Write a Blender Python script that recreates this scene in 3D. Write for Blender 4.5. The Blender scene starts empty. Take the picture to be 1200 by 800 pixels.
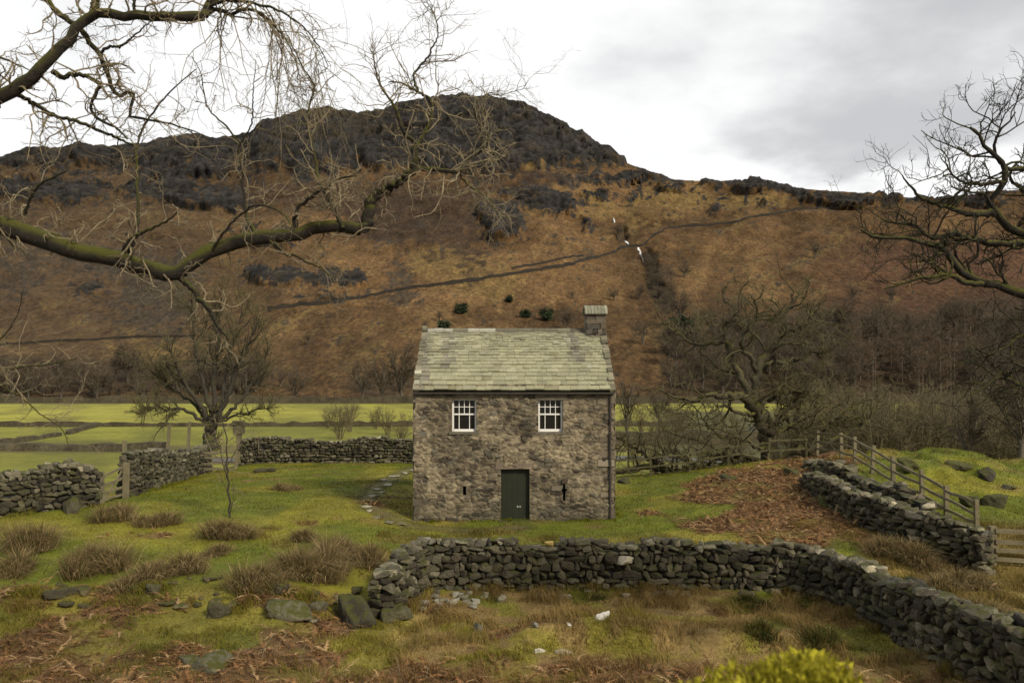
import bpy, math, numpy as np
from mathutils import Vector
RNG = np.random.default_rng(7)
SC = bpy.context.scene
COLL = SC.collection
CAMZ, F, HY = 4.76, 1000.0, 440.0          # eye height over the house doorstep, focal length and horizon row of the photo

# ------------------------------------------------------------------ maths helpers
def P(px, py, Y):
    return np.array([(px - 600.0) / F * Y, Y, CAMZ + (HY - py) / F * Y])
def smooth(t):
    t = np.clip(t, 0, 1); return t * t * (3 - 2 * t)
def sig(t):
    return 1.0 / (1.0 + np.exp(-np.clip(t, -40, 40)))
def _hash(ix, iy, seed):
    h = (ix.astype(np.int64) * 374761393 + iy.astype(np.int64) * 668265263 + seed * 1442695041) & 0xFFFFFFFF
    h = ((h ^ (h >> 13)) * 1274126177) & 0xFFFFFFFF
    h = h ^ (h >> 16)
    return (h & 0xFFFFFF) / float(0xFFFFFF)
def vnoise(x, y, seed=0):
    x = np.asarray(x, float); y = np.asarray(y, float)
    ix = np.floor(x); iy = np.floor(y); fx = x - ix; fy = y - iy
    fx = fx * fx * fx * (fx * (fx * 6 - 15) + 10); fy = fy * fy * fy * (fy * (fy * 6 - 15) + 10)
    a = _hash(ix, iy, seed); b = _hash(ix + 1, iy, seed); c = _hash(ix, iy + 1, seed); d = _hash(ix + 1, iy + 1, seed)
    return (a * (1 - fx) + b * fx) * (1 - fy) + (c * (1 - fx) + d * fx) * fy
def fbm(x, y, o=4, seed=0, gain=.5):
    s = 0; a = 1; t = 0
    for i in range(o):
        s = s + a * vnoise(x * 2 ** i + 17.3 * i, y * 2 ** i - 9.1 * i, seed + i * 31); t += a; a *= gain
    return s / t
def ridged(x, y, o=4, seed=0):
    s = 0; a = 1; t = 0
    for i in range(o):
        s = s + a * (1 - np.abs(2 * vnoise(x * 2 ** i + 5.7 * i, y * 2 ** i, seed + i * 13) - 1)); t += a; a *= .5
    return s / t
def nrm(v):
    return v / np.maximum(np.linalg.norm(v, axis=-1, keepdims=True), 1e-9)

# ------------------------------------------------------------------ object helpers
def tag(o, label=None, cat=None, group=None, kind=None):
    if label: o['label'] = label
    if cat: o['category'] = cat
    if group: o['group'] = group
    if kind: o['kind'] = kind
    return o
def thing(name, label, cat, loc=(0, 0, 0), group=None):
    o = bpy.data.objects.new(name, None); COLL.objects.link(o); o.empty_display_size = .2
    o.location = [float(c) for c in loc]
    return tag(o, label, cat, group)
def mesh_data(name, V, FL, mat=None, col=None, smooth_shade=True):
    V = np.asarray(V, np.float32)
    me = bpy.data.meshes.new(name)
    FL = [np.asarray(f, np.int32) for f in (FL if isinstance(FL, list) else [FL]) if len(f)]
    nl = sum(f.size for f in FL); npoly = sum(len(f) for f in FL)
    me.vertices.add(len(V)); me.vertices.foreach_set('co', V.ravel())
    me.loops.add(nl); me.loops.foreach_set('vertex_index', np.concatenate([f.ravel() for f in FL]))
    tot = np.concatenate([np.full(len(f), f.shape[1], np.int32) for f in FL])
    start = np.concatenate([[0], np.cumsum(tot)[:-1]]).astype(np.int32)
    me.polygons.add(npoly); me.polygons.foreach_set('loop_start', start)
    me.update(calc_edges=True)
    me.polygons.foreach_set('use_smooth', np.full(npoly, bool(smooth_shade)))
    if col is not None:
        c = np.ones((len(V), 4), np.float32); c[:, :3] = np.clip(col, 0, 1)
        at = me.attributes.new('Col', 'FLOAT_COLOR', 'POINT'); at.data.foreach_set('color', c.ravel())
    if mat: me.materials.append(mat)
    me.validate()
    return me
def mk(name, V, FL, mat, parent=None, col=None, smooth_shade=True, loc=None):
    """links one mesh object; V is in world coordinates, the origin is the parent's (or loc)"""
    V = np.asarray(V, float)
    if parent is not None:
        q = parent; off = np.zeros(3)
        while q is not None: off = off + np.array(q.location); q = q.parent
        V = V - off
    elif loc is not None: V = V - np.asarray(loc, float)
    o = bpy.data.objects.new(name, mesh_data(name, V, FL, mat, col, smooth_shade)); COLL.objects.link(o)
    if parent is not None: o.parent = parent
    elif loc is not None: o.location = [float(c) for c in loc]
    return o
def dup(root, loc, rz=0, sc=1.0, label=None, group=None, tilt=(0, 0)):
    r = root.copy(); COLL.objects.link(r); r.location = [float(c) for c in loc]
    r.rotation_euler = (tilt[0], tilt[1], rz); r.scale = (sc, sc, sc) if np.isscalar(sc) else sc
    if label: r['label'] = label
    if group: r['group'] = group
    for ch in list(root.children):
        c = ch.copy(); COLL.objects.link(c); c.parent = r
        for g in ch.children:
            d = g.copy(); COLL.objects.link(d); d.parent = c
    return r
class MB:
    """collects boxes and other shapes into one mesh"""
    def __init__(s): s.V = []; s.Q = []; s.T = []; s.C = []; s.n = 0
    def add(s, V, Q=None, T=None, col=(.5, .5, .5)):
        V = np.asarray(V, float); s.V.append(V)
        if Q is not None and len(Q): s.Q.append(np.asarray(Q) + s.n)
        if T is not None and len(T): s.T.append(np.asarray(T) + s.n)
        c = np.asarray(col, float); s.C.append(np.broadcast_to(c, (len(V), 3)).copy()); s.n += len(V)
    def box(s, lo, hi, col=(.5, .5, .5), jit=0):
        x0, y0, z0 = lo; x1, y1, z1 = hi
        V = np.array([[x0, y0, z0], [x1, y0, z0], [x1, y1, z0], [x0, y1, z0], [x0, y0, z1], [x1, y0, z1], [x1, y1, z1], [x0, y1, z1]], float)
        if jit: V = V + RNG.normal(0, jit, V.shape)
        s.add(V, BOXQ, None, col)
    def obox(s, c, ax, half, col=(.5, .5, .5)):
        V = np.array(c) + (BOXS * np.array(half)) @ np.array(ax); s.add(V, BOXQ, None, col)
    def build(s, name, mat, parent=None, smooth_shade=False, loc=None, colour=True):
        FL = []
        if s.Q: FL.append(np.concatenate(s.Q))
        if s.T: FL.append(np.concatenate(s.T))
        return mk(name, np.concatenate(s.V), FL, mat, parent, np.concatenate(s.C) if colour else None, smooth_shade, loc)
BOXS = np.array([[-1, -1, -1], [1, -1, -1], [1, 1, -1], [-1, 1, -1], [-1, -1, 1], [1, -1, 1], [1, 1, 1], [-1, 1, 1]], float)
BOXQ = np.array([[0, 3, 2, 1], [4, 5, 6, 7], [0, 1, 5, 4], [1, 2, 6, 5], [2, 3, 7, 6], [3, 0, 4, 7]])

# ------------------------------------------------------------------ materials
def M(name, col=(.2, .2, .2), rough=.9, attr=False, n1=(3, .25), n2=(40, .25), bump=(0, 30), moss=None, trans=0, spec=.3, dist=.02, vs=None):
    """base colour (or the per-vertex colour of each stone / plant) broken up by two scales of noise, bump, optional moss on faces that look up"""
    m = bpy.data.materials.new(name); m.use_nodes = True; nt = m.node_tree; N = nt.nodes; L = nt.links
    b = N['Principled BSDF']; b.inputs['Roughness'].default_value = rough; b.inputs['Specular IOR Level'].default_value = spec
    tc0 = N.new('ShaderNodeTexCoord'); vm = N.new('ShaderNodeVectorMath'); vm.operation = 'MULTIPLY'; L.new(tc0.outputs['Object'], vm.inputs[0]); vm.inputs[1].default_value = vs or (1, 1, 1)
    class tc: outputs = {'Object': vm.outputs[0]}
    if attr:
        a = N.new('ShaderNodeAttribute'); a.attribute_name = 'Col'; c = a.outputs['Color']
    else:
        a = N.new('ShaderNodeRGB'); a.outputs[0].default_value = (*col, 1); c = a.outputs[0]
    for sc, amt in (n1, n2):
        if not amt: continue
        n = N.new('ShaderNodeTexNoise'); n.inputs['Scale'].default_value = sc; n.inputs['Detail'].default_value = 5; n.inputs['Roughness'].default_value = .65
        L.new(tc.outputs['Object'], n.inputs['Vector'])
        mr = N.new('ShaderNodeMapRange'); mr.inputs['From Min'].default_value = .3; mr.inputs['From Max'].default_value = .7
        mr.inputs['To Min'].default_value = 1 - amt; mr.inputs['To Max'].default_value = 1 + amt; L.new(n.outputs['Fac'], mr.inputs['Value'])
        mx = N.new('ShaderNodeVectorMath'); mx.operation = 'SCALE'; L.new(c, mx.inputs[0]); L.new(mr.outputs['Result'], mx.inputs['Scale']); c = mx.outputs[0]
    if moss:
        mcol, sc, lo, hi, up = moss
        n = N.new('ShaderNodeTexNoise'); n.inputs['Scale'].default_value = sc; n.inputs['Detail'].default_value = 6; L.new(tc.outputs['Object'], n.inputs['Vector'])
        ge = N.new('ShaderNodeNewGeometry'); sx = N.new('ShaderNodeSeparateXYZ'); L.new(ge.outputs['Normal'], sx.inputs[0])
        ma = N.new('ShaderNodeMath'); ma.operation = 'MULTIPLY_ADD'; ma.inputs[1].default_value = up; L.new(sx.outputs['Z'], ma.inputs[0]); L.new(n.outputs['Fac'], ma.inputs[2])
        mr = N.new('ShaderNodeMapRange'); mr.interpolation_type = 'SMOOTHSTEP'; mr.inputs['From Min'].default_value = lo; mr.inputs['From Max'].default_value = hi; L.new(ma.outputs[0], mr.inputs['Value'])
        mi = N.new('ShaderNodeMix'); mi.data_type = 'RGBA'; L.new(mr.outputs[0], mi.inputs['Factor']); L.new(c, mi.inputs['A']); mi.inputs['B'].default_value = (*mcol, 1); c = mi.outputs['Result']
    L.new(c, b.inputs['Base Color'])
    if bump[0]:
        n = N.new('ShaderNodeTexNoise'); n.inputs['Scale'].default_value = bump[1]; n.inputs['Detail'].default_value = 6; n.inputs['Roughness'].default_value = .7; L.new(tc.outputs['Object'], n.inputs['Vector'])
        bp = N.new('ShaderNodeBump'); bp.inputs['Strength'].default_value = bump[0]; bp.inputs['Distance'].default_value = dist; L.new(n.outputs['Fac'], bp.inputs['Height']); L.new(bp.outputs[0], b.inputs['Normal'])
    if trans:
        out = N['Material Output']; t = N.new('ShaderNodeBsdfTranslucent'); L.new(c, t.inputs['Color'])
        ms = N.new('ShaderNodeMixShader'); ms.inputs[0].default_value = trans; L.new(b.outputs[0], ms.inputs[1]); L.new(t.outputs[0], ms.inputs[2]); L.new(ms.outputs[0], out.inputs['Surface'])
    return m
MOSS = (.052, .054, .012)
m_ground = M('turf', attr=True, n1=(1.1, .25), n2=(14, .35), bump=(.6, 18), dist=.05)
m_hill = M('fellside', attr=True, n1=(.13, .3), n2=(.62, .55), bump=(1, .30), dist=3.0, rough=1, spec=.1, vs=(1, .38, 1.0))
m_wall = M('drystone', attr=True, n1=(3, .3), n2=(28, .4), bump=(.55, 26), moss=(MOSS, 3.4, .66, .95, .34), dist=.02)
m_rock = M('boulder_stone', attr=True, n1=(2, .3), n2=(22, .35), bump=(1, 24), moss=((.07, .072, .012), 6.0, .66, .9, .36), dist=.05)
m_pale = M('pale_stone', attr=True, n1=(3, .2), n2=(25, .25), bump=(.4, 22), dist=.02)
m_farwall = M('far_drystone', (.072, .060, .034), n1=(.4, .4), n2=(3, .5), bump=(.8, 3), dist=.3)
m_house = M('rubble_masonry', attr=True, n1=(1.3, .22), n2=(30, .38), bump=(.5, 45), dist=.012)
m_slate = M('stone_slate', attr=True, n1=(1.6, .18), n2=(26, .3), bump=(.4, 40), dist=.008)
m_darktwig = M('dark_oak_twig', (.034, .028, .017), n1=(1.5, .3), n2=(12, .3))
m_oak = M('mossy_oak_bark', (.022, .018, .012), n1=(2, .3), n2=(20, .4), bump=(.8, 14), moss=((.062, .062, .008), 2.0, .45, .78, .38), dist=.03)
m_bark = M('grey_bark', (.045, .038, .028), n1=(2, .3), n2=(25, .4), bump=(.8, 22), moss=((.06, .062, .014), 1.6, .55, .9, .4), dist=.02)
m_twig = M('pale_twig', (.215, .175, .105), n1=(1.5, .35), n2=(12, .3))
m_oaktwig = M('oak_twig', (.115, .097, .045), n1=(1.5, .3), n2=(12, .3))
m_fartrunk = M('far_trunk', (.10, .085, .062), n1=(.6, .3), n2=(4, .3))
m_fartwig = M('far_twig', (.098, .075, .048), n1=(.3, .3), n2=(2, .3))
m_larch = M('larch_twig', (.12, .078, .048), n1=(.3, .3), n2=(2, .3))
m_holly = M('dark_evergreen', (.03, .044, .018), n1=(.5, .3), n2=(6, .4))
m_scrub = M('scrub_twig', (.14, .115, .06), n1=(.4, .3), n2=(5, .3))
m_grass = M('grass_blades', attr=True, n1=(.8, .12), n2=(0, 0), rough=.85, trans=.2, spec=.15)
m_oak2 = M('lichened_oak_bark', (.055, .046, .027), n1=(1, .3), n2=(14, .4), bump=(.8, 10), moss=((.095, .09, .016), 1.5, .55, .9, .35), dist=.04)
m_darkwall = M('dark_fell_wall', (.026, .021, .015), n1=(.3, .3), n2=(2, .4))
m_oldrail = M('mossy_timber', (.085, .075, .035), n1=(2, .3), n2=(30, .35), moss=((.09, .095, .02), 3, .6, .9, .3))
m_timber = M('weathered_timber', (.17, .145, .085), n1=(2, .3), n2=(30, .35), bump=(.5, 40), moss=((.07, .075, .02), 3, .8, 1.1, .3))
m_white = M('white_paint', (.78, .77, .72), rough=.5, n1=(3, .05), n2=(30, .05))
m_door = M('dark_green_paint', (.022, .026, .014), rough=.55, n1=(2, .15), n2=(30, .12))
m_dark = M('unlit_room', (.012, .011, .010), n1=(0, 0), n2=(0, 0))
m_iron = M('cast_iron', (.05, .043, .034), rough=.7, n1=(4, .2), n2=(40, .3))
m_metal = M('dull_metal', (.3, .29, .26), rough=.5, n1=(4, .1), n2=(40, .2))
def glass():
    m = M('window_glass', (.012, .012, .012), rough=.12, n1=(0, 0), n2=(0, 0), spec=.5); return m
m_glass = glass()
def water(name, col, rough):
    m = M(name, col, rough=rough, n1=(.3, .25), n2=(2, .35), bump=(.5, 2), dist=.3, spec=.5); return m
m_river = water('river_water', (.10, .11, .10), .15)
m_foam = water('white_water', (.75, .75, .72), .6)
m_gorse = M('gorse_leaf', attr=True, n1=(3, .2), n2=(0, 0), trans=.25)
# ------------------------------------------------------------------ camera, light, sky
cam = bpy.data.objects.new('camera', bpy.data.cameras.new('camera')); COLL.objects.link(cam); SC.camera = cam
cam.location = (0, 0, CAMZ); cam.rotation_euler = (math.radians(90), 0, 0)
cam.data.sensor_width = 36; cam.data.lens = 30; cam.data.shift_y = 40 / 1200; cam.data.clip_end = 6000; cam.data.clip_start = .05
cam.data.dof.use_dof = True; cam.data.dof.focus_distance = 27; cam.data.dof.aperture_fstop = 2.8
SC.view_settings.view_transform = 'Standard'; SC.view_settings.look = 'None'; SC.view_settings.gamma = 1; SC.view_settings.use_curve_mapping = False
SC.view_settings.exposure = 0.52
SUN = nrm(np.array([.55, -.62, .62]))
sun = bpy.data.lights.new('sun', 'SUN'); sun.energy = 2.7; sun.angle = math.radians(10); sun.color = (1, .90, .74)
so = bpy.data.objects.new('sun', sun); COLL.objects.link(so); so.rotation_euler = Vector(SUN).to_track_quat('Z', 'Y').to_euler(); so.location = (20, -20, 40)
w = bpy.data.worlds.new('World'); SC.world = w; w.use_nodes = True
nt = w.node_tree; N = nt.nodes; L = nt.links
bg = N['Background']; bg.inputs['Strength'].default_value = .1
sky = N.new('ShaderNodeTexSky'); sky.sky_type = 'NISHITA'; sky.sun_disc = False
sky.sun_elevation = math.asin(SUN[2]); sky.sun_rotation = math.atan2(SUN[0], SUN[1])
tc = N.new('ShaderNodeTexCoord'); sx = N.new('ShaderNodeSeparateXYZ'); L.new(tc.outputs['Generated'], sx.inputs[0])
def mth(op, a, b=None, c=None):
    n = N.new('ShaderNodeMath'); n.operation = op
    for i, v in enumerate((a, b, c)):
        if v is None: continue
        if isinstance(v, (int, float)): n.inputs[i].default_value = v
        else: L.new(v, n.inputs[i])
    return n.outputs[0]
def mrange(v, a, b, c, d):
    n = N.new('ShaderNodeMapRange'); n.interpolation_type = 'SMOOTHSTEP'
    for k, q in zip(('From Min', 'From Max', 'To Min', 'To Max'), (a, b, c, d)): n.inputs[k].default_value = q
    L.new(v, n.inputs['Value']); return n.outputs[0]
zz = mth('ADD', mth('MAXIMUM', sx.outputs['Z'], 0.0), .22)
cx = mth('DIVIDE', sx.outputs['X'], zz); cy = mth('DIVIDE', sx.outputs['Y'], zz)
cb = N.new('ShaderNodeCombineXYZ'); L.new(cx, cb.inputs[0]); L.new(cy, cb.inputs[1])
n1 = N.new('ShaderNodeTexNoise'); n1.inputs['Scale'].default_value = 1.7; n1.inputs['Detail'].default_value = 7; n1.inputs['Roughness'].default_value = .52; L.new(cb.outputs[0], n1.inputs['Vector'])
# a bank of grey stratus fills the sky to the east of the valley, bright broken cloud everywhere else, a clear bright strip under the bank
east = mrange(sx.outputs['X'], .02, .30, 0, 1)
high = mrange(mth('MULTIPLY_ADD', n1.outputs['Fac'], .16, sx.outputs['Z']), .27, .335, 0, 1)
gate = mth('MULTIPLY', east, high)
f = mth('MULTIPLY_ADD', gate, .32, mth('MULTIPLY_ADD', n1.outputs['Fac'], 1.5, -.28))
fac = mrange(f, .50, 1.0, 0, 1)
mxc = N.new('ShaderNodeMix'); mxc.data_type = 'RGBA'; L.new(fac, mxc.inputs['Factor'])
mxc.inputs['A'].default_value = (7.6, 7.55, 7.45, 1); mxc.inputs['B'].default_value = (4.3, 4.3, 4.33, 1)
mx = N.new('ShaderNodeMix'); mx.data_type = 'RGBA'; mx.inputs['Factor'].default_value = .93
# unseen sky overhead and behind the viewer, dimmed to weaken the flat fill
back = mth('MULTIPLY', mrange(sx.outputs['Y'], -.5, .55, .58, 1), mrange(sx.outputs['Z'], .45, .9, 1, .75))
vs_ = N.new('ShaderNodeVectorMath'); vs_.operation = 'SCALE'; L.new(mxc.outputs['Result'], vs_.inputs[0]); L.new(back, vs_.inputs['Scale'])
L.new(sky.outputs[0], mx.inputs['A']); L.new(vs_.outputs[0], mx.inputs['B']); L.new(mx.outputs['Result'], bg.inputs['Color'])

# ------------------------------------------------------------------ ground
_py = np.linspace(-30, 300, 3301)
_k = np.exp(-np.linspace(-2.2, 2.2, 23) ** 2); _k /= _k.sum()
_pz = np.interp(_py, [-30, 0, 4, 6, 9, 12, 15, 18, 20.5, 21.6, 22.6, 25, 28, 40, 300], [3.6, 3.1, 2.75, 2.2, .75, -.35, -.72, -.74, -.72, -.66, -.32, -.08, 0, 0, 0])
_pz = np.convolve(np.pad(_pz, 11, mode='edge'), _k, mode='valid')
def bump2(x, y, cx, cy, sx, sy): return np.exp(-((x - cx) / sx) ** 2 - ((y - cy) / sy) ** 2)
def near_w(y): return smooth((y - 6) / 4) * (1 - smooth((y - 48) / 20))
def G(x, y):
    x = np.asarray(x, float); y = np.asarray(y, float)
    z = np.interp(y, _py, _pz)
    lf = smooth((-x - 2.5) / 3)                                 # the lawn on the left runs down to the ruined wall without a step
    zl = np.interp(y, [0, 9, 12, 15, 18, 20, 23, 28, 45], [3.1, .75, -.3, -.6, -.45, -.22, .1, .25, .05])
    z = z * (1 - lf * (y > 8)) + zl * lf * (y > 8)
    z = z + .25 * bump2(x, y, -13, 29, 6, 5)
    z = z + .8 * bump2(x, y, 11, 33.5, 5, 7.5) + 1.25 * bump2(x, y, 18.5, 37, 6.5, 6)
    out = sig((x - 8.45) / .25) * (1 - smooth((y - 20.5) / 1.5)) * smooth((y - 11) / 3)
    z = z + .55 * out + .17 * smooth((-x - 3.6) / 1.5) * np.exp(-((y - 19.5) / .7) ** 2) * (.5 + fbm(x / .9, y / .9, 2, 71))
    z = z - .75 * sig((-15.8 - x) / .8) * smooth((y - 27) / 3)
    ds = np.interp(x, [-40, -19, -16, 1, 3.5, 9, 12, 30], [28, 30, 47, 47, 38.6, 38.6, 42, 42])
    d = smooth((y - ds) / np.interp(x, [-20, -16, 3, 30], [30, 18, 16, 20]))
    z = z * (1 - d) - 3.0 * d
    # the little turf bank across the walled corner
    b = smooth((x + .5) / 1.2) * (1 - smooth((x - 6.2) / 1.2)); yy = y - 17.6 - .25 * np.sin(x * 1.1)
    z = z + .34 * b * np.where(yy > 0, np.exp(-(yy / 1.3) ** 2), np.exp(-(yy / .35) ** 2))
    w = near_w(y)
    rough = 1 - .6 * smooth((y - 20) / 3)
    z = z + smooth((x - 13) / 2) * smooth((y - 27) / 3) * (1 - smooth((y - 44) / 3)) * (smooth((fbm(x / 1.6, y / 1.6, 3, 81) - .48) / .2) * .28)
    z = z + w * rough * ((fbm(x / 2.7, y / 2.7, 3, 5) - .5) * .30 + (fbm(x / .7, y / .7, 2, 9) - .5) * .11)
    return z
GREEN = np.array([.105, .124, .008]); GREEN2 = np.array([.180, .168, .016]); STRAW = np.array([.21, .145, .052]); BRACK = np.array([.150, .085, .038]); DIRT = np.array([.05, .04, .022])
def pathdist(x, y):
    q = PATH; d = np.full(np.shape(x), 99.)
    for a, b in zip(q[:-1], q[1:]):
        t = np.clip(((x - a[0]) * (b[0] - a[0]) + (y - a[1]) * (b[1] - a[1])) / ((b[0] - a[0]) ** 2 + (b[1] - a[1]) ** 2), 0, 1)
        d = np.minimum(d, np.hypot(x - a[0] - t * (b[0] - a[0]), y - a[1] - t * (b[1] - a[1])))
    return d
PATH = [(-5.05, 43.5), (-5.35, 39), (-5.55, 35), (-5.35, 31.2), (-4.6, 28.6), (-3.2, 27.1), (-1, 26.3), (.3, 26.9)]
def cover(x, y):
    """share of bracken, straw and how far the turf is kept lawn at each point"""
    n = fbm(x / 2.2, y / 2.2, 4, 21); n2 = fbm(x / .9, y / .9, 3, 33)
    fore = 1 - smooth((y - 19.6 + (n - .5) * 2.5 - 1.2 * smooth((x + 4) / 3)) / 1.2)
    right = smooth((x - 8.6 + (n - .5) * 3) / 1.0) * (1 - smooth((y - 25.5) / 2))                 # between the two walls
    brk = bump2(x, y, 9.3, 30.5, 2.9, 5.8) * 1.3 + bump2(x, y, 8.3, 26, 2.2, 2.6) + .8 * bump2(x, y, 12, 34.5, 2.5, 2.5) + .6 * bump2(x, y, 14.5, 39, 3, 1.6)
    brk = smooth((brk + (n - .5) * 1.6 + (n2 - .5) * .9 - .35) / .5)
    inner = sig((x + 2.6) / .3) * sig((8.3 - x) / .3)
    bf = smooth((n - .53 + (n2 - .5) * .5 + .35 * smooth((16.6 - y) / 1.6) - .16 * inner * smooth((y - 16) / 1)) / .14)
    bracken = np.maximum(brk * (.55 + .45 * smooth((n2 - .36) / .2)), bf * fore * (.45 + .55 * smooth((n2 - .38) / .2)))
    straw = np.maximum(fore * np.maximum(.25 + .0 * n, inner * smooth((n2 - .30) / .22)), right * .75)
    straw = np.maximum(straw, .55 * bump2(x, y, 3.3, 24.2, 4.5, 1.3))
    lawnstraw = smooth((n2 - .55) / .15) * .45 * smooth((fbm(x / 5, y / 5, 2, 44) - .42) / .2)
    return bracken, np.maximum(straw, lawnstraw), fore
def gcol(x, y):
    x = np.asarray(x, float); y = np.asarray(y, float)
    br, st, fore = cover(x, y)
    n = fbm(x / 3.1, y / 3.1, 3, 55)[..., None]; n2 = fbm(x / .6, y / .6, 3, 66)[..., None]
    g = GREEN * (1 - smooth((n - .42) / .25)) + GREEN2 * smooth((n - .42) / .25)
    g = g * (.72 + .56 * n2)
    c = g * (1 - st[..., None]) + STRAW * (.6 + .8 * n2) * st[..., None]
    c = c * (1 - br[..., None]) + BRACK * (.55 + .9 * n2) * br[..., None]
    p = (1 - smooth((pathdist(x, y) - .25) / .45)) * .6
    c = c * (1 - p[..., None]) + (DIRT * 1.3) * p[..., None]
    # the valley fields
    v = smooth((y - 60) / 12)
    m = fbm(x / 24, y / 9, 4, 77)[..., None]
    m2 = fbm(x / 3.0, y / 5.0, 3, 78)[..., None]; fld = np.array([.17, .17, .018]) * (.5 + .55 * m + .45 * m2)
    far = smooth((y - 131) / 2)[..., None]; fld = fld * (1 - far) + np.array([.23, .22, .028]) * (.55 + .5 * m + .4 * m2) * far
    mid = (smooth((y - 84) / 3) * (1 - smooth((y - 94) / 3)))[..., None] * .65
    fld = fld * (1 - mid) + np.array([.085, .06, .028]) * mid
    fl2 = smooth((x / np.maximum(y, 1) - .14) / .06)[..., None] * (1 - smooth((y - 175) / 25))[..., None] * .8
    fld = fld * (1 - fl2) + np.array([.055, .052, .022]) * fl2
    fld = fld * (.82 + .36 * smooth((fbm(x / 7 + y / 20, y / 30, 3, 79)[..., None] - .3) / .4)); edge = smooth((y - 228) / 16)[..., None]; fld = fld * (1 - edge) + np.array([.05, .042, .022]) * edge
    return c * (1 - v[..., None]) + fld * v[..., None]
us = np.concatenate([np.linspace(-1.0, -.5, 50)[:-1], np.linspace(-.5, .5, 400), np.linspace(.5, 1.0, 50)[1:]])
ys = [-6.]
while ys[-1] < 262:
    y = ys[-1]; ys.append(y + (.35 if y < 9 else .085 if y < 15 else .11 if y < 32 else .17 if y < 48 else .012 * y))
ys = np.array(ys)
def gridfaces(nr, nc):
    i = np.arange(nr - 1)[:, None] * nc + np.arange(nc - 1)[None, :]
    return np.stack([i, i + 1, i + nc + 1, i + nc], -1).reshape(-1, 4)
YY, UU = np.meshgrid(ys, us, indexing='ij'); XX = UU * (YY + 12 + 25 * smooth((YY - 40) / 200))
V = np.stack([XX, YY, G(XX, YY)], -1).reshape(-1, 3)
ground = mk('ground', V, gridfaces(len(ys), len(us)), m_ground, None, gcol(XX, YY).reshape(-1, 3)); tag(ground, kind='structure')

# ------------------------------------------------------------------ the fell
_sk = np.array([(-900, 240), (-500, 225), (-300, 215), (-100, 200), (0, 186), (20, 178), (42, 172), (70, 176), (95, 170), (130, 178), (165, 172), (200, 166), (215, 162), (245, 163), (270, 166), (290, 160), (305, 148), (330, 138), (355, 132), (385, 128), (405, 132), (420, 136), (450, 132), (480, 125), (510, 118), (530, 114), (560, 115), (590, 119), (620, 126), (640, 134), (660, 144), (680, 158), (700, 170), (718, 178), (735, 192), (760, 203), (790, 210), (830, 213), (858, 215), (875, 211), (900, 212), (925, 221), (945, 222), (975, 226), (1000, 226), (1040, 230), (1080, 232), (1110, 231), (1160, 224), (1200, 221), (1400, 214), (1700, 230), (2200, 260)], float)
def skyline(px): return np.interp(px, _sk[:, 0], _sk[:, 1])
def ysky(px): return np.interp(px, [-900, 0, 250, 420, 600, 700, 780, 1000, 2200], [850, 900, 930, 980, 1000, 940, 830, 780, 760])
FOOT, YF = 473.0, 244.0
def hill(px, s):
    Y = YF * (ysky(px) / YF) ** (s ** .92); py = FOOT + (skyline(px) - FOOT) * s
    return (px - 600) / F * Y, Y, CAMZ + (HY - py) / F * Y
def hillpt(px, py):
    s = np.clip((FOOT - py) / (FOOT - skyline(px)), 0, 1); return np.array(hill(px, s))
def blobs(px, py, lst):
    m = 0
    for cx, cy, rx, ry, k in lst: m = m + k * np.exp(-(np.abs((px - cx) / rx) ** 2.6) - (np.abs((py - cy) / ry) ** 2.6))
    return m
CRAG = [(585, 253, 24, 24, 1.3), (640, 233, 32, 13, 1.), (665, 240, 30, 12, .6), (310, 275, 42, 13, .8), (345, 322, 55, 11, 1.1), (405, 321, 22, 10, .9), (215, 222, 75, 13, 1.), (40, 218, 75, 13, 1.1), (250, 237, 40, 8, .7),
        (895, 216, 34, 6, 1.5), (1000, 230, 50, 6, 1.3), (945, 224, 18, 4, 1), (840, 216, 16, 4, .8), (703, 227, 14, 7, 1), (742, 228, 22, 6, .8), (795, 222, 20, 5, .7), (842, 244, 14, 8, .8), (905, 241, 30, 4, .55), (700, 206, 60, 9, .9), (760, 207, 28, 5, .8), (1130, 232, 60, 7, 1), (690, 262, 12, 16, .5), (155, 268, 26, 8, .6), (110, 335, 40, 14, .6), (390, 345, 40, 10, .5)]
SCREE = [(165, 345, 55, 48, .9), (120, 300, 60, 22, .55), (200, 330, 40, 40, .5), (465, 318, 18, 40, .8), (480, 345, 28, 14, .6), (640, 285, 22, 14, .35), (20, 320, 30, 34, .8), (75, 290, 40, 20, .6), (690, 300, 16, 26, .35), (40, 270, 40, 10, .6), (240, 395, 60, 30, .4)]
HEATH = [(510, 245, 85, 45, .85), (430, 235, 60, 35, .6), (560, 300, 30, 25, .35), (300, 225, 90, 18, .6), (640, 205, 60, 14, .7), (120, 232, 120, 14, .5), (0, 260, 60, 40, .4)]
GOLD = [(620, 187, 34, 9, 1.1), (520, 303, 70, 22, .55), (560, 335, 60, 14, .4), (820, 232, 120, 10, .6), (700, 246, 60, 9, .4), (570, 320, 40, 30, .4), (330, 380, 60, 14, .3), (420, 212, 70, 5, .9), (10, 204, 30, 4, .7), (590, 222, 24, 5, .9), (730, 268, 50, 12, .4), (190, 415, 50, 18, .55)]
WOODF = [(1060, 425, 170, 58, 1.4), (880, 430, 100, 55, 1), (1200, 420, 90, 80, 1), (775, 330, 20, 26, .9), (100, 440, 260, 22, .9), (450, 452, 40, 16, .8)]
GULLY = [(757, 300, 8, 14, 1), (768, 322, 9, 18, 1.2), (780, 345, 12, 16, 1.1), (726, 266, 10, 10, 1)]
pxs = np.concatenate([np.linspace(-800, -30, 60)[:-1], np.linspace(-30, 1230, 640), np.linspace(1230, 2100, 60)[1:]])
ss = np.concatenate([[-.03], np.linspace(0, 1, 262)])
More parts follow.
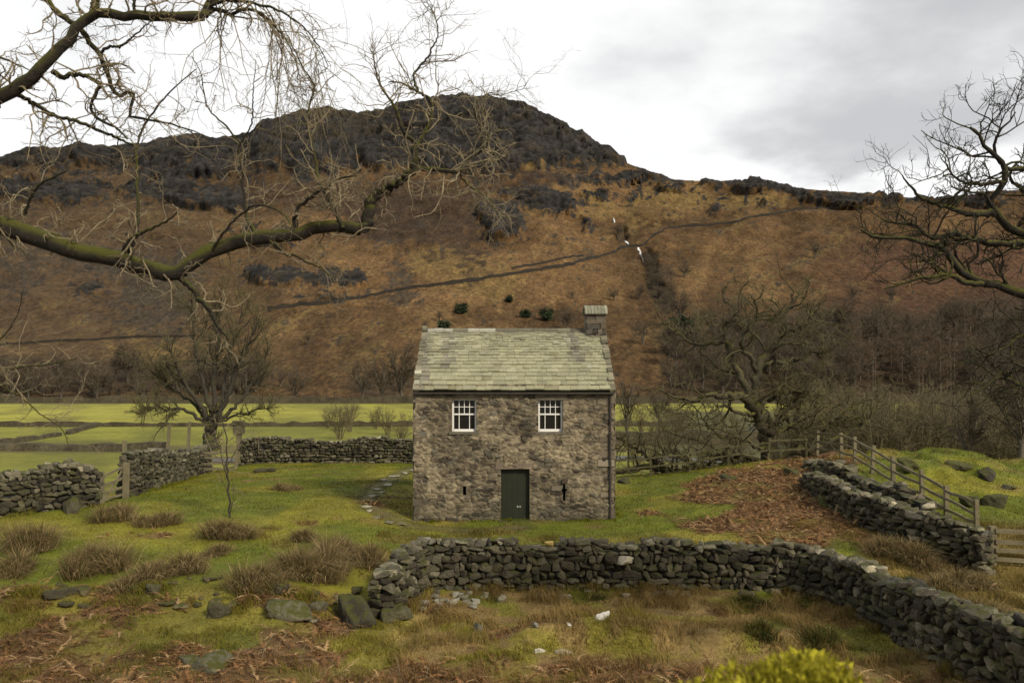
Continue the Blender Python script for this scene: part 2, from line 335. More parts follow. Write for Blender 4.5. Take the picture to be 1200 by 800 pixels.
S_, PX = np.meshgrid(ss, pxs, indexing='ij')
hx, hy, hz = hill(PX, np.maximum(S_, 0)); PYS = FOOT + (skyline(PX) - FOOT) * S_
hz = np.where(S_ < 0, -3.6, hz)
wx, wy = (fbm(PX / 45, PYS / 30, 4, 101) - .5), (fbm(PX / 14, PYS / 9, 4, 102) - .5)
qx, qy = PX + wx * 34 + wy * 12, PYS + wx * 14 + wy * 14 - 4
_lo = np.interp(PX, [-900, 0, 100, 160, 250, 330, 430, 480, 540, 600, 640, 700, 745, 775, 2200], [215, 199, 200, 207, 206, 204, 200, 204, 214, 205, 202, 204, 201, 205, 180])
tn = smooth((_lo - PYS + wx * 26 + wy * 26 + (fbm(PX / 6, PYS / 4, 4, 113) - .5) * 30) / 5) * (PX < 800)
_e1, _e2 = fbm(PX / 7, PYS / 4, 4, 111) - .5, fbm(PX / 2.6, PYS / 2.0, 3, 112) - .5
speck = smooth((_e1 + .5 + .16 * smooth((PYS - skyline(PX)) / -110 + 1) - .02 - .76) / .03) * smooth((262 - PYS) / 30)
rock = np.clip(np.maximum(np.maximum(tn, smooth((blobs(qx, qy, CRAG) + wy * .8 + _e1 * 1.0 + _e2 * .9 - .42) / .2)), speck), 0, 1)
scree = smooth((blobs(qx, qy, SCREE) * .8 + wy * .8 + _e1 * 1.2 + _e2 * .8 - .34) / .3); heath = smooth((blobs(qx, qy, HEATH) + wx * .8 + wy * .5 + _e1 * .9 - .3) / .35)
gold = smooth((blobs(qx, qy, GOLD) + wx * 1.2 + wy * 1.0 + _e1 * .8 - .22) / .4); woodf = smooth((blobs(PX, PYS, WOODF) + wx * .6 - .3) / .4); gul = smooth((blobs(qx, qy, GULLY) - .3) / .4)
n1_, n2_, n3_ = fbm(hx / 60, hz / 22 + hy / 90, 4, 103), fbm(hx / 6, hy / 26 + hz / 5, 4, 104), fbm(PX / 3.2, PYS / 2.2, 3, 105)
def C3(*c): return np.array(c)
tuss = smooth((n3_ - .50) / .16)[..., None]
col = C3(.132, .080, .034) * (.5 + .55 * n1_ + .35 * n2_)[..., None]
strk = fbm((PX + PYS * .5 + wx * 90 + wy * 20) / 15.0, PYS / 42 + wx * 2, 4, 120); tone = fbm(PX / 95, PYS / 38, 4, 121)
col = col * np.array([1.0, .97, .98]) * (.52 + .62 * smooth((tone - .3) / .4) + .30 * smooth((strk - .36) / .3))[..., None]
sg = (smooth((strk - .56) / .1) * smooth((tone - .42) / .2) * .5)[..., None]; col = col * (1 - sg) + C3(.19, .125, .05) * sg
wst = smooth((PX - 420) / -260)[..., None]; col = col * (1 - wst) + C3(.080, .052, .027) * (.6 + .8 * n1_)[..., None] * wst  # left flank darkened, cloud shade put into its colour
est = smooth((PX - 860) / 200)[..., None] * smooth((PYS - 262) / 40)[..., None]; col = col * (1 - est) + C3(.084, .044, .024) * (.6 + .8 * n1_)[..., None] * est  # lower right slope darkened too, cloud shade in the colour
col = col * (1 - gold[..., None] * .75) + C3(.185, .125, .045) * (.6 + .8 * n2_)[..., None] * gold[..., None] * .75
col = col * (1 - .34 * tuss) + C3(.13, .085, .04) * .34 * tuss
col = col * (1 - heath[..., None] * .85) + C3(.050, .034, .022) * (.5 + 1. * n2_)[..., None] * heath[..., None] * .85
col = col * (1 - scree[..., None] * .8) + C3(.058, .048, .035) * (.35 + 1.2 * n3_)[..., None] * scree[..., None] * .8
strat = ridged(hx / 18, hz / 9, 4, 106)
rc = C3(.040, .037, .034) * (.15 + 1.3 * strat * n2_ + .5 * smooth((_e2 + .5 - .3) / .5))[..., None]
top = (rock * smooth((n1_ * .5 + n2_ * .5 - .55) / .08) * .32)[..., None]; rc = rc * (1 - top) + C3(.075, .056, .028) * top
col = col * (1 - rock[..., None]) + rc * rock[..., None]
col = col * (1 - woodf[..., None] * .8) + C3(.05, .036, .022) * (.6 + .8 * n2_)[..., None] * woodf[..., None] * .8
col = col * (1 - gul[..., None] * .6) + C3(.045, .038, .022) * gul[..., None] * .6
# relief: crags stand out from the slope in steps, the grass is hummocky
amp = hy / 700 * smooth(S_ * 9) * (1 - .3 * smooth((S_ - .965) / .03))
rockp = np.clip(np.maximum(smooth((_lo - PYS + wx * 26 + wy * 26) / 12), smooth((blobs(qx, qy, CRAG) + wy * .8 - .36) / .3)), 0, 1)
push = rockp * (3 + 20 * (ridged(hx / 52, hz / 34, 4, 107) - .45) + 12 * (strat - .5) + 9 * (n2_ - .5)) + (1 - rockp) * ((n1_ - .5) * 16 + (n2_ - .5) * 4 + gul * -9)
dirn = nrm(np.stack([hx, hy, hz - CAMZ], -1))
hx2 = hx - dirn[..., 0] * push * amp * .6; hy2 = hy - push * amp * .9; hz2 = hz + push * amp * .22
# beyond the skyline the ground falls away on the far side
cxs, cys, czs = hx2[-1] * 1.25, hy2[-1] + 350, hz2[-1] - 60
V = np.concatenate([np.stack([hx2, hy2, hz2], -1).reshape(-1, 3), np.stack([cxs, cys, czs], -1)])
colf = np.concatenate([col.reshape(-1, 3), col[-1]])
hills = mk('hills', V, gridfaces(len(ss) + 1, len(pxs)), m_hill, None, colf); tag(hills, kind='structure')
_HG = (hx2, hy2, hz2)
def hill_xyz(px, py, off=0):
    """the point of the modelled fellside seen towards a given row and column"""
    s = np.clip((FOOT - py) / (FOOT - skyline(px)), 0, 1)
    j = np.interp(px, pxs, np.arange(len(pxs))); i = 1 + s * (len(ss) - 2)
    i0 = int(np.clip(np.floor(i), 0, len(ss) - 2)); j0 = int(np.clip(np.floor(j), 0, len(pxs) - 2)); fi, fj = i - i0, j - j0
    q = [(g[i0, j0] * (1 - fj) + g[i0, j0 + 1] * fj) * (1 - fi) + (g[i0 + 1, j0] * (1 - fj) + g[i0 + 1, j0 + 1] * fj) * fi for g in _HG]
    return np.array([q[0], q[1], q[2] - off])
# ------------------------------------------------------------------ the house (front wall on y=28)
HX0, HX1, HY0, HY1, EAVE, RIDGE = -3.22, 3.36, 28.0, 33.8, 4.38, 6.37
HM = (HY0 + HY1) / 2
STONES = np.array([[.150, .118, .080], [.185, .150, .108], [.125, .102, .076], [.148, .120, .084], [.095, .080, .060], [.20, .168, .122], [.135, .120, .095], [.17, .136, .096], [.07, .058, .044]])
def masonry(u, v, seed, su=.27, sv=.135):
    """rubble stones: distance to the joint, a number per stone, on wall coordinates in metres"""
    uu = u / su + (fbm(u / .35, v / .35, 3, seed + 1) - .5) * .9; vv = v / sv + (fbm(u / .3, v / .3, 3, seed + 2) - .5) * 1.1
    iu = np.floor(uu); iv = np.floor(vv)
    D1 = np.full(u.shape, 99.); D2 = np.full(u.shape, 99.); ID = np.zeros(u.shape)
    for a in (-2, -1, 0, 1, 2):
        for b in (-2, -1, 0, 1, 2):
            cx, cy = iu + a, iv + b
            px = cx + .08 + .84 * _hash(cx, cy, seed + 3); py = cy + .08 + .84 * _hash(cx, cy, seed + 4)
            w = .75 + .6 * _hash(cx, cy, seed + 6)
            d = np.hypot(uu - px, vv - py) / w
            near = d < D1; D2 = np.where(near, D1, np.minimum(D2, d)); ID = np.where(near, _hash(cx, cy, seed + 5), ID); D1 = np.where(near, d, D1)
    return D2 - D1, ID
HOLES = [(-1.97, -1.17, 2.92, 3.99), (.86, 1.66, 2.92, 3.99), (-.37, .57, -.3, 1.70), (-1.60, -1.51, .86, 1.13), (1.66, 1.75, .66, 1.22), (1.60, 1.81, .98, 1.05)]
def wall_panel(o, ux, n, W, zlo, zhi, step, seed, holes=(), gable=None):
    """stone wall sheet with real relief; o origin, ux along the wall, n outward"""
    nu, nv = int(W / step) + 1, int((zhi - zlo) / step) + 1
    uu, vv = np.meshgrid(np.linspace(0, W, nu), np.linspace(zlo, zhi, nv))
    f, cid = masonry(uu, vv, seed); fb = fbm(uu / .12, vv / .12, 4, seed + 9); big = fbm(uu / 1.1, vv / 1.1, 4, seed + 10); md = fbm(uu / .3, vv / .2, 3, seed + 12)
    st = smooth((f - .03) / .16)
    # weathered limewash and mortar smeared over the joints and parts of the faces
    lime = smooth((.30 * big + .70 * md - .47) / .12); st2 = st * (1 - .55 * lime)
    idx = (cid * 977).astype(int) % len(STONES); c = STONES[idx] * (.70 + .65 * ((cid * 131.7) % 1))[..., None]
    c = c * (.45 + 1.1 * fb)[..., None]
    mort = np.array([.29, .24, .165]) * (.35 + 1.3 * fb)[..., None]
    deep = smooth((.40 - md) / .09)[..., None]; mort = mort * (1 - deep * .8) + np.array([.05, .042, .032]) * deep * .8  # recess shadow painted into the mortar as a darker colour
    c = mort * (1 - st2[..., None]) + c * st2[..., None]
    ox = uu + o[0] if abs(ux[0]) > .5 else uu
    warm = smooth((ox - 1.2) / 1.2)[..., None] * smooth((vv - 1.6) / .8)[..., None] * lime[..., None] * .4; c = c * (1 - warm) + np.array([.34, .27, .185]) * warm
    foot_tone = (smooth((.95 - vv + (big - .5) * 1.2) / .7) * .38)[..., None]; c = c * (1 - foot_tone) + np.array([.068, .062, .042]) * foot_tone  # darker tone towards the wall foot
    d = st * (.014 + .038 * ((cid * 57.3) % 1)) + (fb - .5) * .026 + (big - .5) * .05 - (1 - st) * .012 * deep[..., 0]
    d = d * np.minimum(1, np.minimum(uu, W - uu) / .02 + .5)
    c = c * np.array([1.0, 1.0, .93]) * (.60 + .30 * smooth((big - .3) / .4))[..., None]
    es = (fbm(vv / .22, vv * 0 + seed, 3, seed + 14) - .5) * .10; ue = uu + es * (np.exp(-uu / .25) - np.exp(-(W - uu) / .25))
    Vv = np.array(o) + ue[..., None] * np.array(ux) + d[..., None] * np.array(n); Vv[..., 2] += vv
    q = gridfaces(nv, nu); cu = uu.ravel()[q].mean(1); cv = vv.ravel()[q].mean(1); keep = np.ones(len(q), bool)
    for a, b, lo, hi in holes:
        keep &= ~((cu > a - o[0]) & (cu < b - o[0]) & (cv > lo) & (cv < hi))
    if gable is not None: keep &= cv < gable(cu)
    return Vv.reshape(-1, 3), q[keep], c.reshape(-1, 3)
house = thing('stone_house', 'two storey rubble stone house with slate roof, white sash windows and a dark green door', 'house', ((HX0 + HX1) / 2, HY0, 0))
mb = MB()
for a in (wall_panel((HX0, HY0, 0), (1, 0, 0), (0, -1, 0), HX1 - HX0, -.35, EAVE + .1, .026, 300, HOLES),
          wall_panel((HX0, HY1, 0), (0, -1, 0), (-1, 0, 0), HY1 - HY0, -.4, RIDGE, .06, 340, (), lambda u: EAVE + (RIDGE - EAVE) * (1 - np.abs(u - 2.9) / 2.9)),
          wall_panel((HX1, HY0, 0), (0, 1, 0), (1, 0, 0), HY1 - HY0, -.4, RIDGE, .06, 370, (), lambda u: EAVE + (RIDGE - EAVE) * (1 - np.abs(u - 2.9) / 2.9)),
          wall_panel((HX1, HY1, 0), (-1, 0, 0), (0, 1, 0), HX1 - HX0, -.4, EAVE + .1, .08, 390)):
    mb.add(a[0], a[1], None, a[2])
mb.build('wall', m_house, house, True)
mb = MB()
for cxx, sg in ((HX0, 1), (HX1, -1)):
    z = -.3
    while z < EAVE - .1:
        h = RNG.uniform(.17, .36); wd = RNG.uniform(.25, .62)
        cc = STONES[RNG.integers(0, 8)] * RNG.uniform(.8, 1.2) * (1 if z > .5 else .6)
        x0, x1 = sorted((cxx - sg * RNG.uniform(.005, .03), cxx + sg * wd))
        mb = MB(); keepq = RNG.random() < .6; mb.box((x0, HY0 - RNG.uniform(.008, .03), z + .012), (x1, HY0 + .3, min(z + h, EAVE) - .012), cc, .012); z += h
        if keepq: mb.build('quoin', m_house, house)
for k in range(16):
    x = RNG.uniform(HX0, HX1)
    if -.7 < x < .9: continue
    mb = MB(); mb.box((x - .2, HY0 - RNG.uniform(.05, .16), -.4), (x + RNG.uniform(.1, .3), HY0 + .1, RNG.uniform(-.02, .12)), STONES[RNG.integers(0, 9)] * .6, .03); mb.build('footing_stone', m_house, house)
# jambs and heads of the openings, near-black plates painted as the shade inside the two slots
for a, b, lo, hi in HOLES[:3]:
    cc = np.array([.115, .098, .072])
    for l3, h3 in (((a - .015, HY0 + .03, lo), (a + .001, HY0 + .30, hi)), ((b - .001, HY0 + .03, lo), (b + .015, HY0 + .30, hi)), ((a, HY0 + .03, hi - .001), (b, HY0 + .30, hi + .02))):
        mb = MB(); mb.box(l3, h3, cc); mb.build('reveal', m_house, house)
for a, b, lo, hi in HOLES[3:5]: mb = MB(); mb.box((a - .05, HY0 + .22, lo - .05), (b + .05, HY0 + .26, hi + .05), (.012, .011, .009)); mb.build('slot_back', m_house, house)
mb = MB()
mb.box((1.30, HY0 - .045, 1.00), (1.62, HY0 + .1, 1.13), STONES[5] * .8, .012)          # ledge stone beside the slot
mb.box((1.64, HY0 - .035, 1.225), (1.80, HY0 + .1, 1.36), STONES[0] * .5, .012)
mb.build('ledge_stone', m_house, house)
for (a, b, lo, hi) in HOLES[:2]:
    mb = MB(); mb.box((a - .10, HY0 - .055, lo - .085), (b + .10, HY0 + .12, lo - .004), (.13, .115, .085), .006); mb.build('window_sill', m_house, house)
for lo3, hi3, c3 in (((-2.12, HY0 - .035, 3.992), (-1.0, HY0 + .2, 4.17), (.135, .115, .085)), ((.72, HY0 - .035, 3.992), (1.8, HY0 + .2, 4.16), (.145, .12, .09)), ((-.55, HY0 - .04, 1.703), (.76, HY0 + .2, 1.90), (.16, .125, .09))):
    mb = MB(); mb.box(lo3, hi3, c3, .01); mb.build('lintel', m_house, house)
mb = MB(); mb.box((-.45, HY0 - .28, -.22), (.66, HY0 + .28, .03), (.10, .092, .07), .012); mb.build('doorstep', m_rock, house)
# door
dr = MB(); y0 = HY0 + .13; dx0, dx1 = -.365, .565
for k in range(5):
    xa = dx0 + .0 + k * (dx1 - dx0) / 5; dr.box((xa + .002, y0 + .004 * (k % 2), .04), (xa + (dx1 - dx0) / 5 - .002, y0 + .05, 1.695))
dr.box((dx0, y0 + .02, .03), (dx1, y0 + .06, 1.698)); dr.box((dx0, y0 - .012, .04), (dx1, y0 + .0, .16))
door = dr.build('door', m_door, house, colour=False)
hb = MB(); hb.box((.16, y0 - .02, .415), (.205, y0 - .004, .485)); hb.box((.245, y0 - .02, .42), (.29, y0 - .004, .48)); hb.box((.205, y0 - .016, .44), (.245, y0 - .004, .455)); hb.build('handle', m_metal, door, colour=False)
# windows
for wi, (a, b, lo, hi) in enumerate(HOLES[:2]):
    fr = MB(); y = HY0 + .11; W = b - a; mid = lo + (hi - lo) * .535
    def bar(x0, x1, z0, z1, yy=0, d=.045): fr.box((x0, y + yy, z0), (x1, y + yy + d, z1), (.8, .8, .8))
    bar(a, a + .058, lo, hi); bar(b - .058, b, lo, hi); bar(a + .058, b - .058, lo + .0, lo + .085, -.012); bar(a + .058, b - .058, hi - .045, hi, .002)
    bar(a + .058, b - .058, mid - .026, mid + .022, -.008)
    ia, ib = a + .058, b - .058
    for k in (1, 2, 3):
        x = ia + (ib - ia) * k / 4; bar(x - .011, x + .011, mid + .022, hi - .045, .006)
        if k != 2: bar(x - .012, x + .012, lo + .085, mid - .026, .0)
    zt = (mid + .022 + hi - .045) / 2; bar(ia, ib, zt - .011, zt + .011, .008)
    win = fr.build('window', m_white, house, colour=False)
    g = MB(); g.box((ia, y + .026, lo + .05), (ib, y + .032, hi - .03)); g.build('pane', m_glass, win, colour=False)
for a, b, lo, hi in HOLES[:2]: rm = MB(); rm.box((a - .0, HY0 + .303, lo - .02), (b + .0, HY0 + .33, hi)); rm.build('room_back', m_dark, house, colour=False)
# roof: courses of stone slates, front and back slope
sl = MB()
pitch = math.atan2(RIDGE - EAVE, HM - HY0); cp, sp = math.cos(pitch), math.sin(pitch)
SL = (HM - HY0 + .20) / cp
def slope(u, t, h, side):        # u along x, t up the slope from the eave edge, h above the slope
    y = (HY0 - .20) + t * cp - h * sp; z = EAVE - .12 + t * sp + h * cp
    return np.array([u, y if side == 0 else 2 * HM - y, z])
SLC = np.array([[.285, .275, .17], [.31, .30, .19], [.27, .26, .165], [.28, .275, .19], [.20, .19, .135], [.315, .305, .21]])
for side in (0, 1):
    t = 0; k = 0; X0, X1 = HX0 + .0, HX1 + .0
    while t < SL - .02:
        gh = .275 * (1 - .58 * t / SL) * RNG.uniform(.94, 1.06); u = X0 - RNG.uniform(0, .25)
        while u < X1:
            wd = RNG.uniform(.17, .44) * (1.1 - .45 * t / SL); a, b = max(u, X0), min(u + wd, X1); u += wd
            if b - a < .03: continue
            th = RNG.uniform(.028, .046); lo = t + RNG.normal(0, .012); hi2 = min(t + gh * 1.9, SL + .02)
            h0 = .068 + RNG.normal(0, .009); h1 = .004
            c8 = [(a + .003, lo, h0 - th), (b - .003, lo + RNG.normal(0, .006), h0 - th), (b - .003, hi2, h1 - th * .5), (a + .003, hi2, h1 - th * .5)]
            c8 += [(p[0], p[1], p[2] + th) for p in c8]
            c = (SLC[RNG.integers(0, 6)] * .45 + SLC[0] * .55) * RNG.uniform(.86, 1.1)
            st_ = max(math.exp(-((a - 2.35 + .1 * t) / .22) ** 2) * (t > 1.6), .7 * math.exp(-((a + 2.35) / .2) ** 2) * (t > 1.2), .8 * math.exp(-((a + 3.2) / .2) ** 2), .6 * math.exp(-((t - SL) / .35) ** 2) * (RNG.random() < .6))
            c = c * (1 - .5 * st_ * RNG.uniform(.4, 1)) * np.array([1 - .05 * st_, 1 - .10 * st_, 1 + .1 * st_])
            if RNG.random() < .06: c = c * np.array([.74, .71, .66])
            if RNG.random() < .012: c = np.array([.34, .33, .25])
            sl.add([slope(*p, side) for p in c8], BOXQ if side == 0 else BOXQ[:, ::-1], None, c)
        t += gh; k += 1
    und = [slope(X0 + .02, .04, -.07, side), slope(X1 - .02, .04, -.07, side), slope(X1 - .02, SL, -.07, side), slope(X0 + .02, SL, -.07, side)]
    und += [slope(X0 + .02, .04, -.012, side), slope(X1 - .02, .04, -.012, side), slope(X1 - .02, SL, -.012, side), slope(X0 + .02, SL, -.012, side)]
    sl.add(und, BOXQ if side == 0 else BOXQ[:, ::-1], None, (.03, .026, .02))
roof = sl.build('roof', m_slate, house)
rg = MB(); u = HX0
while u < HX1 - .75:
    wd = RNG.uniform(.3, .6); q = min(u + wd, HX1 - .72); z0 = RIDGE + .02 + RNG.normal(0, .008)
    c = np.array([.12, .11, .075]) * RNG.uniform(.7, 1.3) if not (u < HX0 + .75 or (1.45 < u - HX0 < 2.1)) else np.array([.30, .29, .23])
    for s in (-1, 1):
        rg.add([(u, HM, z0 + .04), (q - .01, HM, z0 + .04), (q - .01, HM + s * .17, z0 - .07), (u, HM + s * .17, z0 - .07), (u, HM, z0 + .085), (q - .01, HM, z0 + .085), (q - .01, HM + s * .18, z0 - .025), (u, HM + s * .18, z0 - .025)], BOXQ if s > 0 else BOXQ[:, ::-1], None, c)
    u = q
rg.build('ridge_stone', m_slate, house)
for nm_x, sg in ((HX0, -1), (HX1, 1)):
    vb = MB(); 
    for side in (0, 1):
        t = .02 if sg < 0 else .0
        while t < SL:
            ln = RNG.uniform(.16, .34); wd = RNG.uniform(.15, .23); h = RNG.uniform(.06, .13)
            c = np.array([.17, .155, .105]) * RNG.uniform(.6, 1.5)
            if sg < 0 and t < 1.2 and RNG.random() < .5: c = np.array([.38, .36, .27]) * RNG.uniform(.8, 1.1)
            uu = sorted((nm_x + sg * .02, nm_x - sg * wd * .9))
            p8 = [(uu[0], t, -.05), (uu[1], t, -.05), (uu[1], t + ln * .93, -.05), (uu[0], t + ln * .93, -.05)]; p8 += [(p[0], p[1], h) for p in p8]
            p8 = np.array([slope(*p, side) for p in p8]) + RNG.normal(0, .012, (8, 3))
            vb.add(p8, BOXQ if side == 0 else BOXQ[:, ::-1], None, c); t += ln
    vb.build('verge_stone', m_slate, house)
# eaves board, gutter and downpipe
gt = MB(); gt.box((HX0 - .0, HY0 - .19, EAVE - .215), (HX1 + .0, HY0 - .045, EAVE - .165)); gt.box((HX0 + .01, HY0 - .044, EAVE - .20), (HX1 - .01, HY0 + .05, EAVE - .02)); gt.build('gutter', m_iron, house, colour=False)
V, Q = None, None
av = np.linspace(0, 6.283, 9)[:-1]; ring = np.stack([3.22 + .036 * np.cos(av), HY0 - .07 + .036 * np.sin(av)], -1); dp = MB()
for zl, zh in ((.02, 1.45), (1.45, 2.9), (2.9, 4.17)):
    Vd = [(*p, zl) for p in ring] + [(*p, zh) for p in ring] ; dp.add(Vd, [[i, (i + 1) % 8, 8 + (i + 1) % 8, 8 + i] for i in range(8)]); dp.box((3.17, HY0 - .12, zh - .05), (3.27, HY0 - .02, zh - .0))
dp.build('downpipe', m_iron, house, colour=False)
# chimney
ch = MB(); q = np.array([0, 0])
cx0, cx1, cy0, cy1 = 2.66, 3.36, HM - .42, HM + .42
z = 5.85
while z < 6.98:
    h = RNG.uniform(.11, .2)
    for (xa, xb, ya, yb) in ((cx0, cx1, cy0, cy0 + .2), (cx0, cx1, cy1 - .2, cy1)):
        x = xa
        while x < xb - .02:
            wv = min(RNG.uniform(.16, .38), xb - x); wv = xb - x if xb - x - wv < .1 else wv
            ch.box((x + .006, ya - RNG.uniform(0, .025), z + .005), (x + wv - .006, yb + RNG.uniform(0, .02), z + h - .005), STONES[RNG.integers(0, 8)] * RNG.uniform(.35, .75), .012); x += wv
    ch.box((cx0 - RNG.uniform(0, .02), cy0 + .1, z + .004), (cx0 + .2, cy1 - .1, z + h - .006), STONES[RNG.integers(0, 8)] * .8, .01); ch.box((cx1 - .2, cy0 + .1, z + .004), (cx1 + RNG.uniform(0, .02), cy1 - .1, z + h - .006), STONES[RNG.integers(0, 8)] * .7, .01)
    z += h
ch.box((cx0 + .03, cy0 + .03, 5.6), (cx1 - .03, cy1 - .03, 6.97), (.06, .05, .04))
chim = ch.build('chimney', m_house, roof)
cc = MB(); n = 9                                       # curved slate hood over the flue, ribbed
for k in range(7):
    xa = cx0 - .06 + k * (cx1 - cx0 + .12) / 7; xb = xa + (cx1 - cx0 + .12) / 7 - .012
    pr = [(cy0 - .10 + (cy1 - cy0 + .2) * i / n, 6.99 + .30 * math.sin(math.pi * i / n) ** .55) for i in range(n + 1)]
    Vv = [(x, y, z2 + (.0 if k % 2 else .008)) for x in (xa, xb) for (y, z2) in pr] + [(x, y, z2 - .035) for x in (xa, xb) for (y, z2) in pr]
    m1 = n + 1; Q = [[i, i + m1, i + 1 + m1, i + 1] for i in range(n)] + [[2 * m1 + i, 2 * m1 + i + 1, 3 * m1 + i + 1, 3 * m1 + i] for i in range(n)]
    Q += [[i, i + 1, 2 * m1 + i + 1, 2 * m1 + i] for i in range(n)] + [[m1 + i + 1, m1 + i, 3 * m1 + i, 3 * m1 + i + 1] for i in range(n)] + [[0, 2 * m1, 3 * m1, m1], [n, m1 + n, 3 * m1 + n, 2 * m1 + n]]
    cc.add(Vv, Q, None, np.array([.235, .23, .165]) * RNG.uniform(.75, 1.15))
cc.box((cx0 - .05, cy0 - .09, 6.955), (cx1 + .05, cy1 + .09, 6.99), (.09, .08, .06))
cc.build('chimney_cap', m_slate, chim)
# ------------------------------------------------------------------ stones
def ico(sub):
    t = (1 + 5 ** .5) / 2
    v = [(-1, t, 0), (1, t, 0), (-1, -t, 0), (1, -t, 0), (0, -1, t), (0, 1, t), (0, -1, -t), (0, 1, -t), (t, 0, -1), (t, 0, 1), (-t, 0, -1), (-t, 0, 1)]
    f = [(0, 11, 5), (0, 5, 1), (0, 1, 7), (0, 7, 10), (0, 10, 11), (1, 5, 9), (5, 11, 4), (11, 10, 2), (10, 7, 6), (7, 1, 8), (3, 9, 4), (3, 4, 2), (3, 2, 6), (3, 6, 8), (3, 8, 9), (4, 9, 5), (2, 4, 11), (6, 2, 10), (8, 6, 7), (9, 8, 1)]
    v = [np.array(p) / np.linalg.norm(p) for p in v]
    for _ in range(sub):
        c = {}; nf = []
        def mid(a, b):
            k = (min(a, b), max(a, b))
            if k not in c: q = v[a] + v[b]; v.append(q / np.linalg.norm(q)); c[k] = len(v) - 1
            return c[k]
        for a, b, d in f:
            ab, bd, da = mid(a, b), mid(b, d), mid(d, a); nf += [(a, ab, da), (b, bd, ab), (d, da, bd), (ab, bd, da)]
        f = nf
    return np.array(v), np.array(f)
ICO = {k: ico(k) for k in (1, 2, 3)}
def stones(cen, axes, half, rng, sub=2, p=22, rough=.06):
    """angular, slightly rounded stones: cen (S,3), axes (S,3,3), half sizes (S,3)"""
    dirs, F3 = ICO[sub]; S = len(cen); D = len(dirs)
    nn = nrm(rng.normal(size=(S, 9, 3))); off = rng.uniform(.58, 1.05, (S, 9))
    ax = np.concatenate([np.eye(3), -np.eye(3)])[None].repeat(S, 0); ao = rng.uniform(.88, 1.05, (S, 6))
    nn = np.concatenate([nn, ax], 1); off = np.concatenate([off, ao], 1)
    V = np.empty((S, D, 3))
    for a in range(0, S, 200):
        q = np.maximum(np.einsum('dk,snk->sdn', dirs, nn[a:a + 200]) / off[a:a + 200, None, :], 0)
        r = (q ** p).sum(-1) ** (-1 / p)
        V[a:a + 200] = dirs[None] * r[..., None]
    V = V * (1 + rng.normal(0, rough, (S, D, 1)) * .5)
    V = np.einsum('sdk,skj->sdj', V * half[:, None, :], axes) + cen[:, None, :]
    F = F3[None] + (np.arange(S) * D)[:, None, None]
    return V.reshape(-1, 3), F.reshape(-1, 3), D
WCOL = np.array([[.080, .070, .043], [.056, .049, .032], [.100, .088, .056], [.042, .037, .025], [.070, .058, .037], [.120, .108, .074], [.054, .052, .028]])
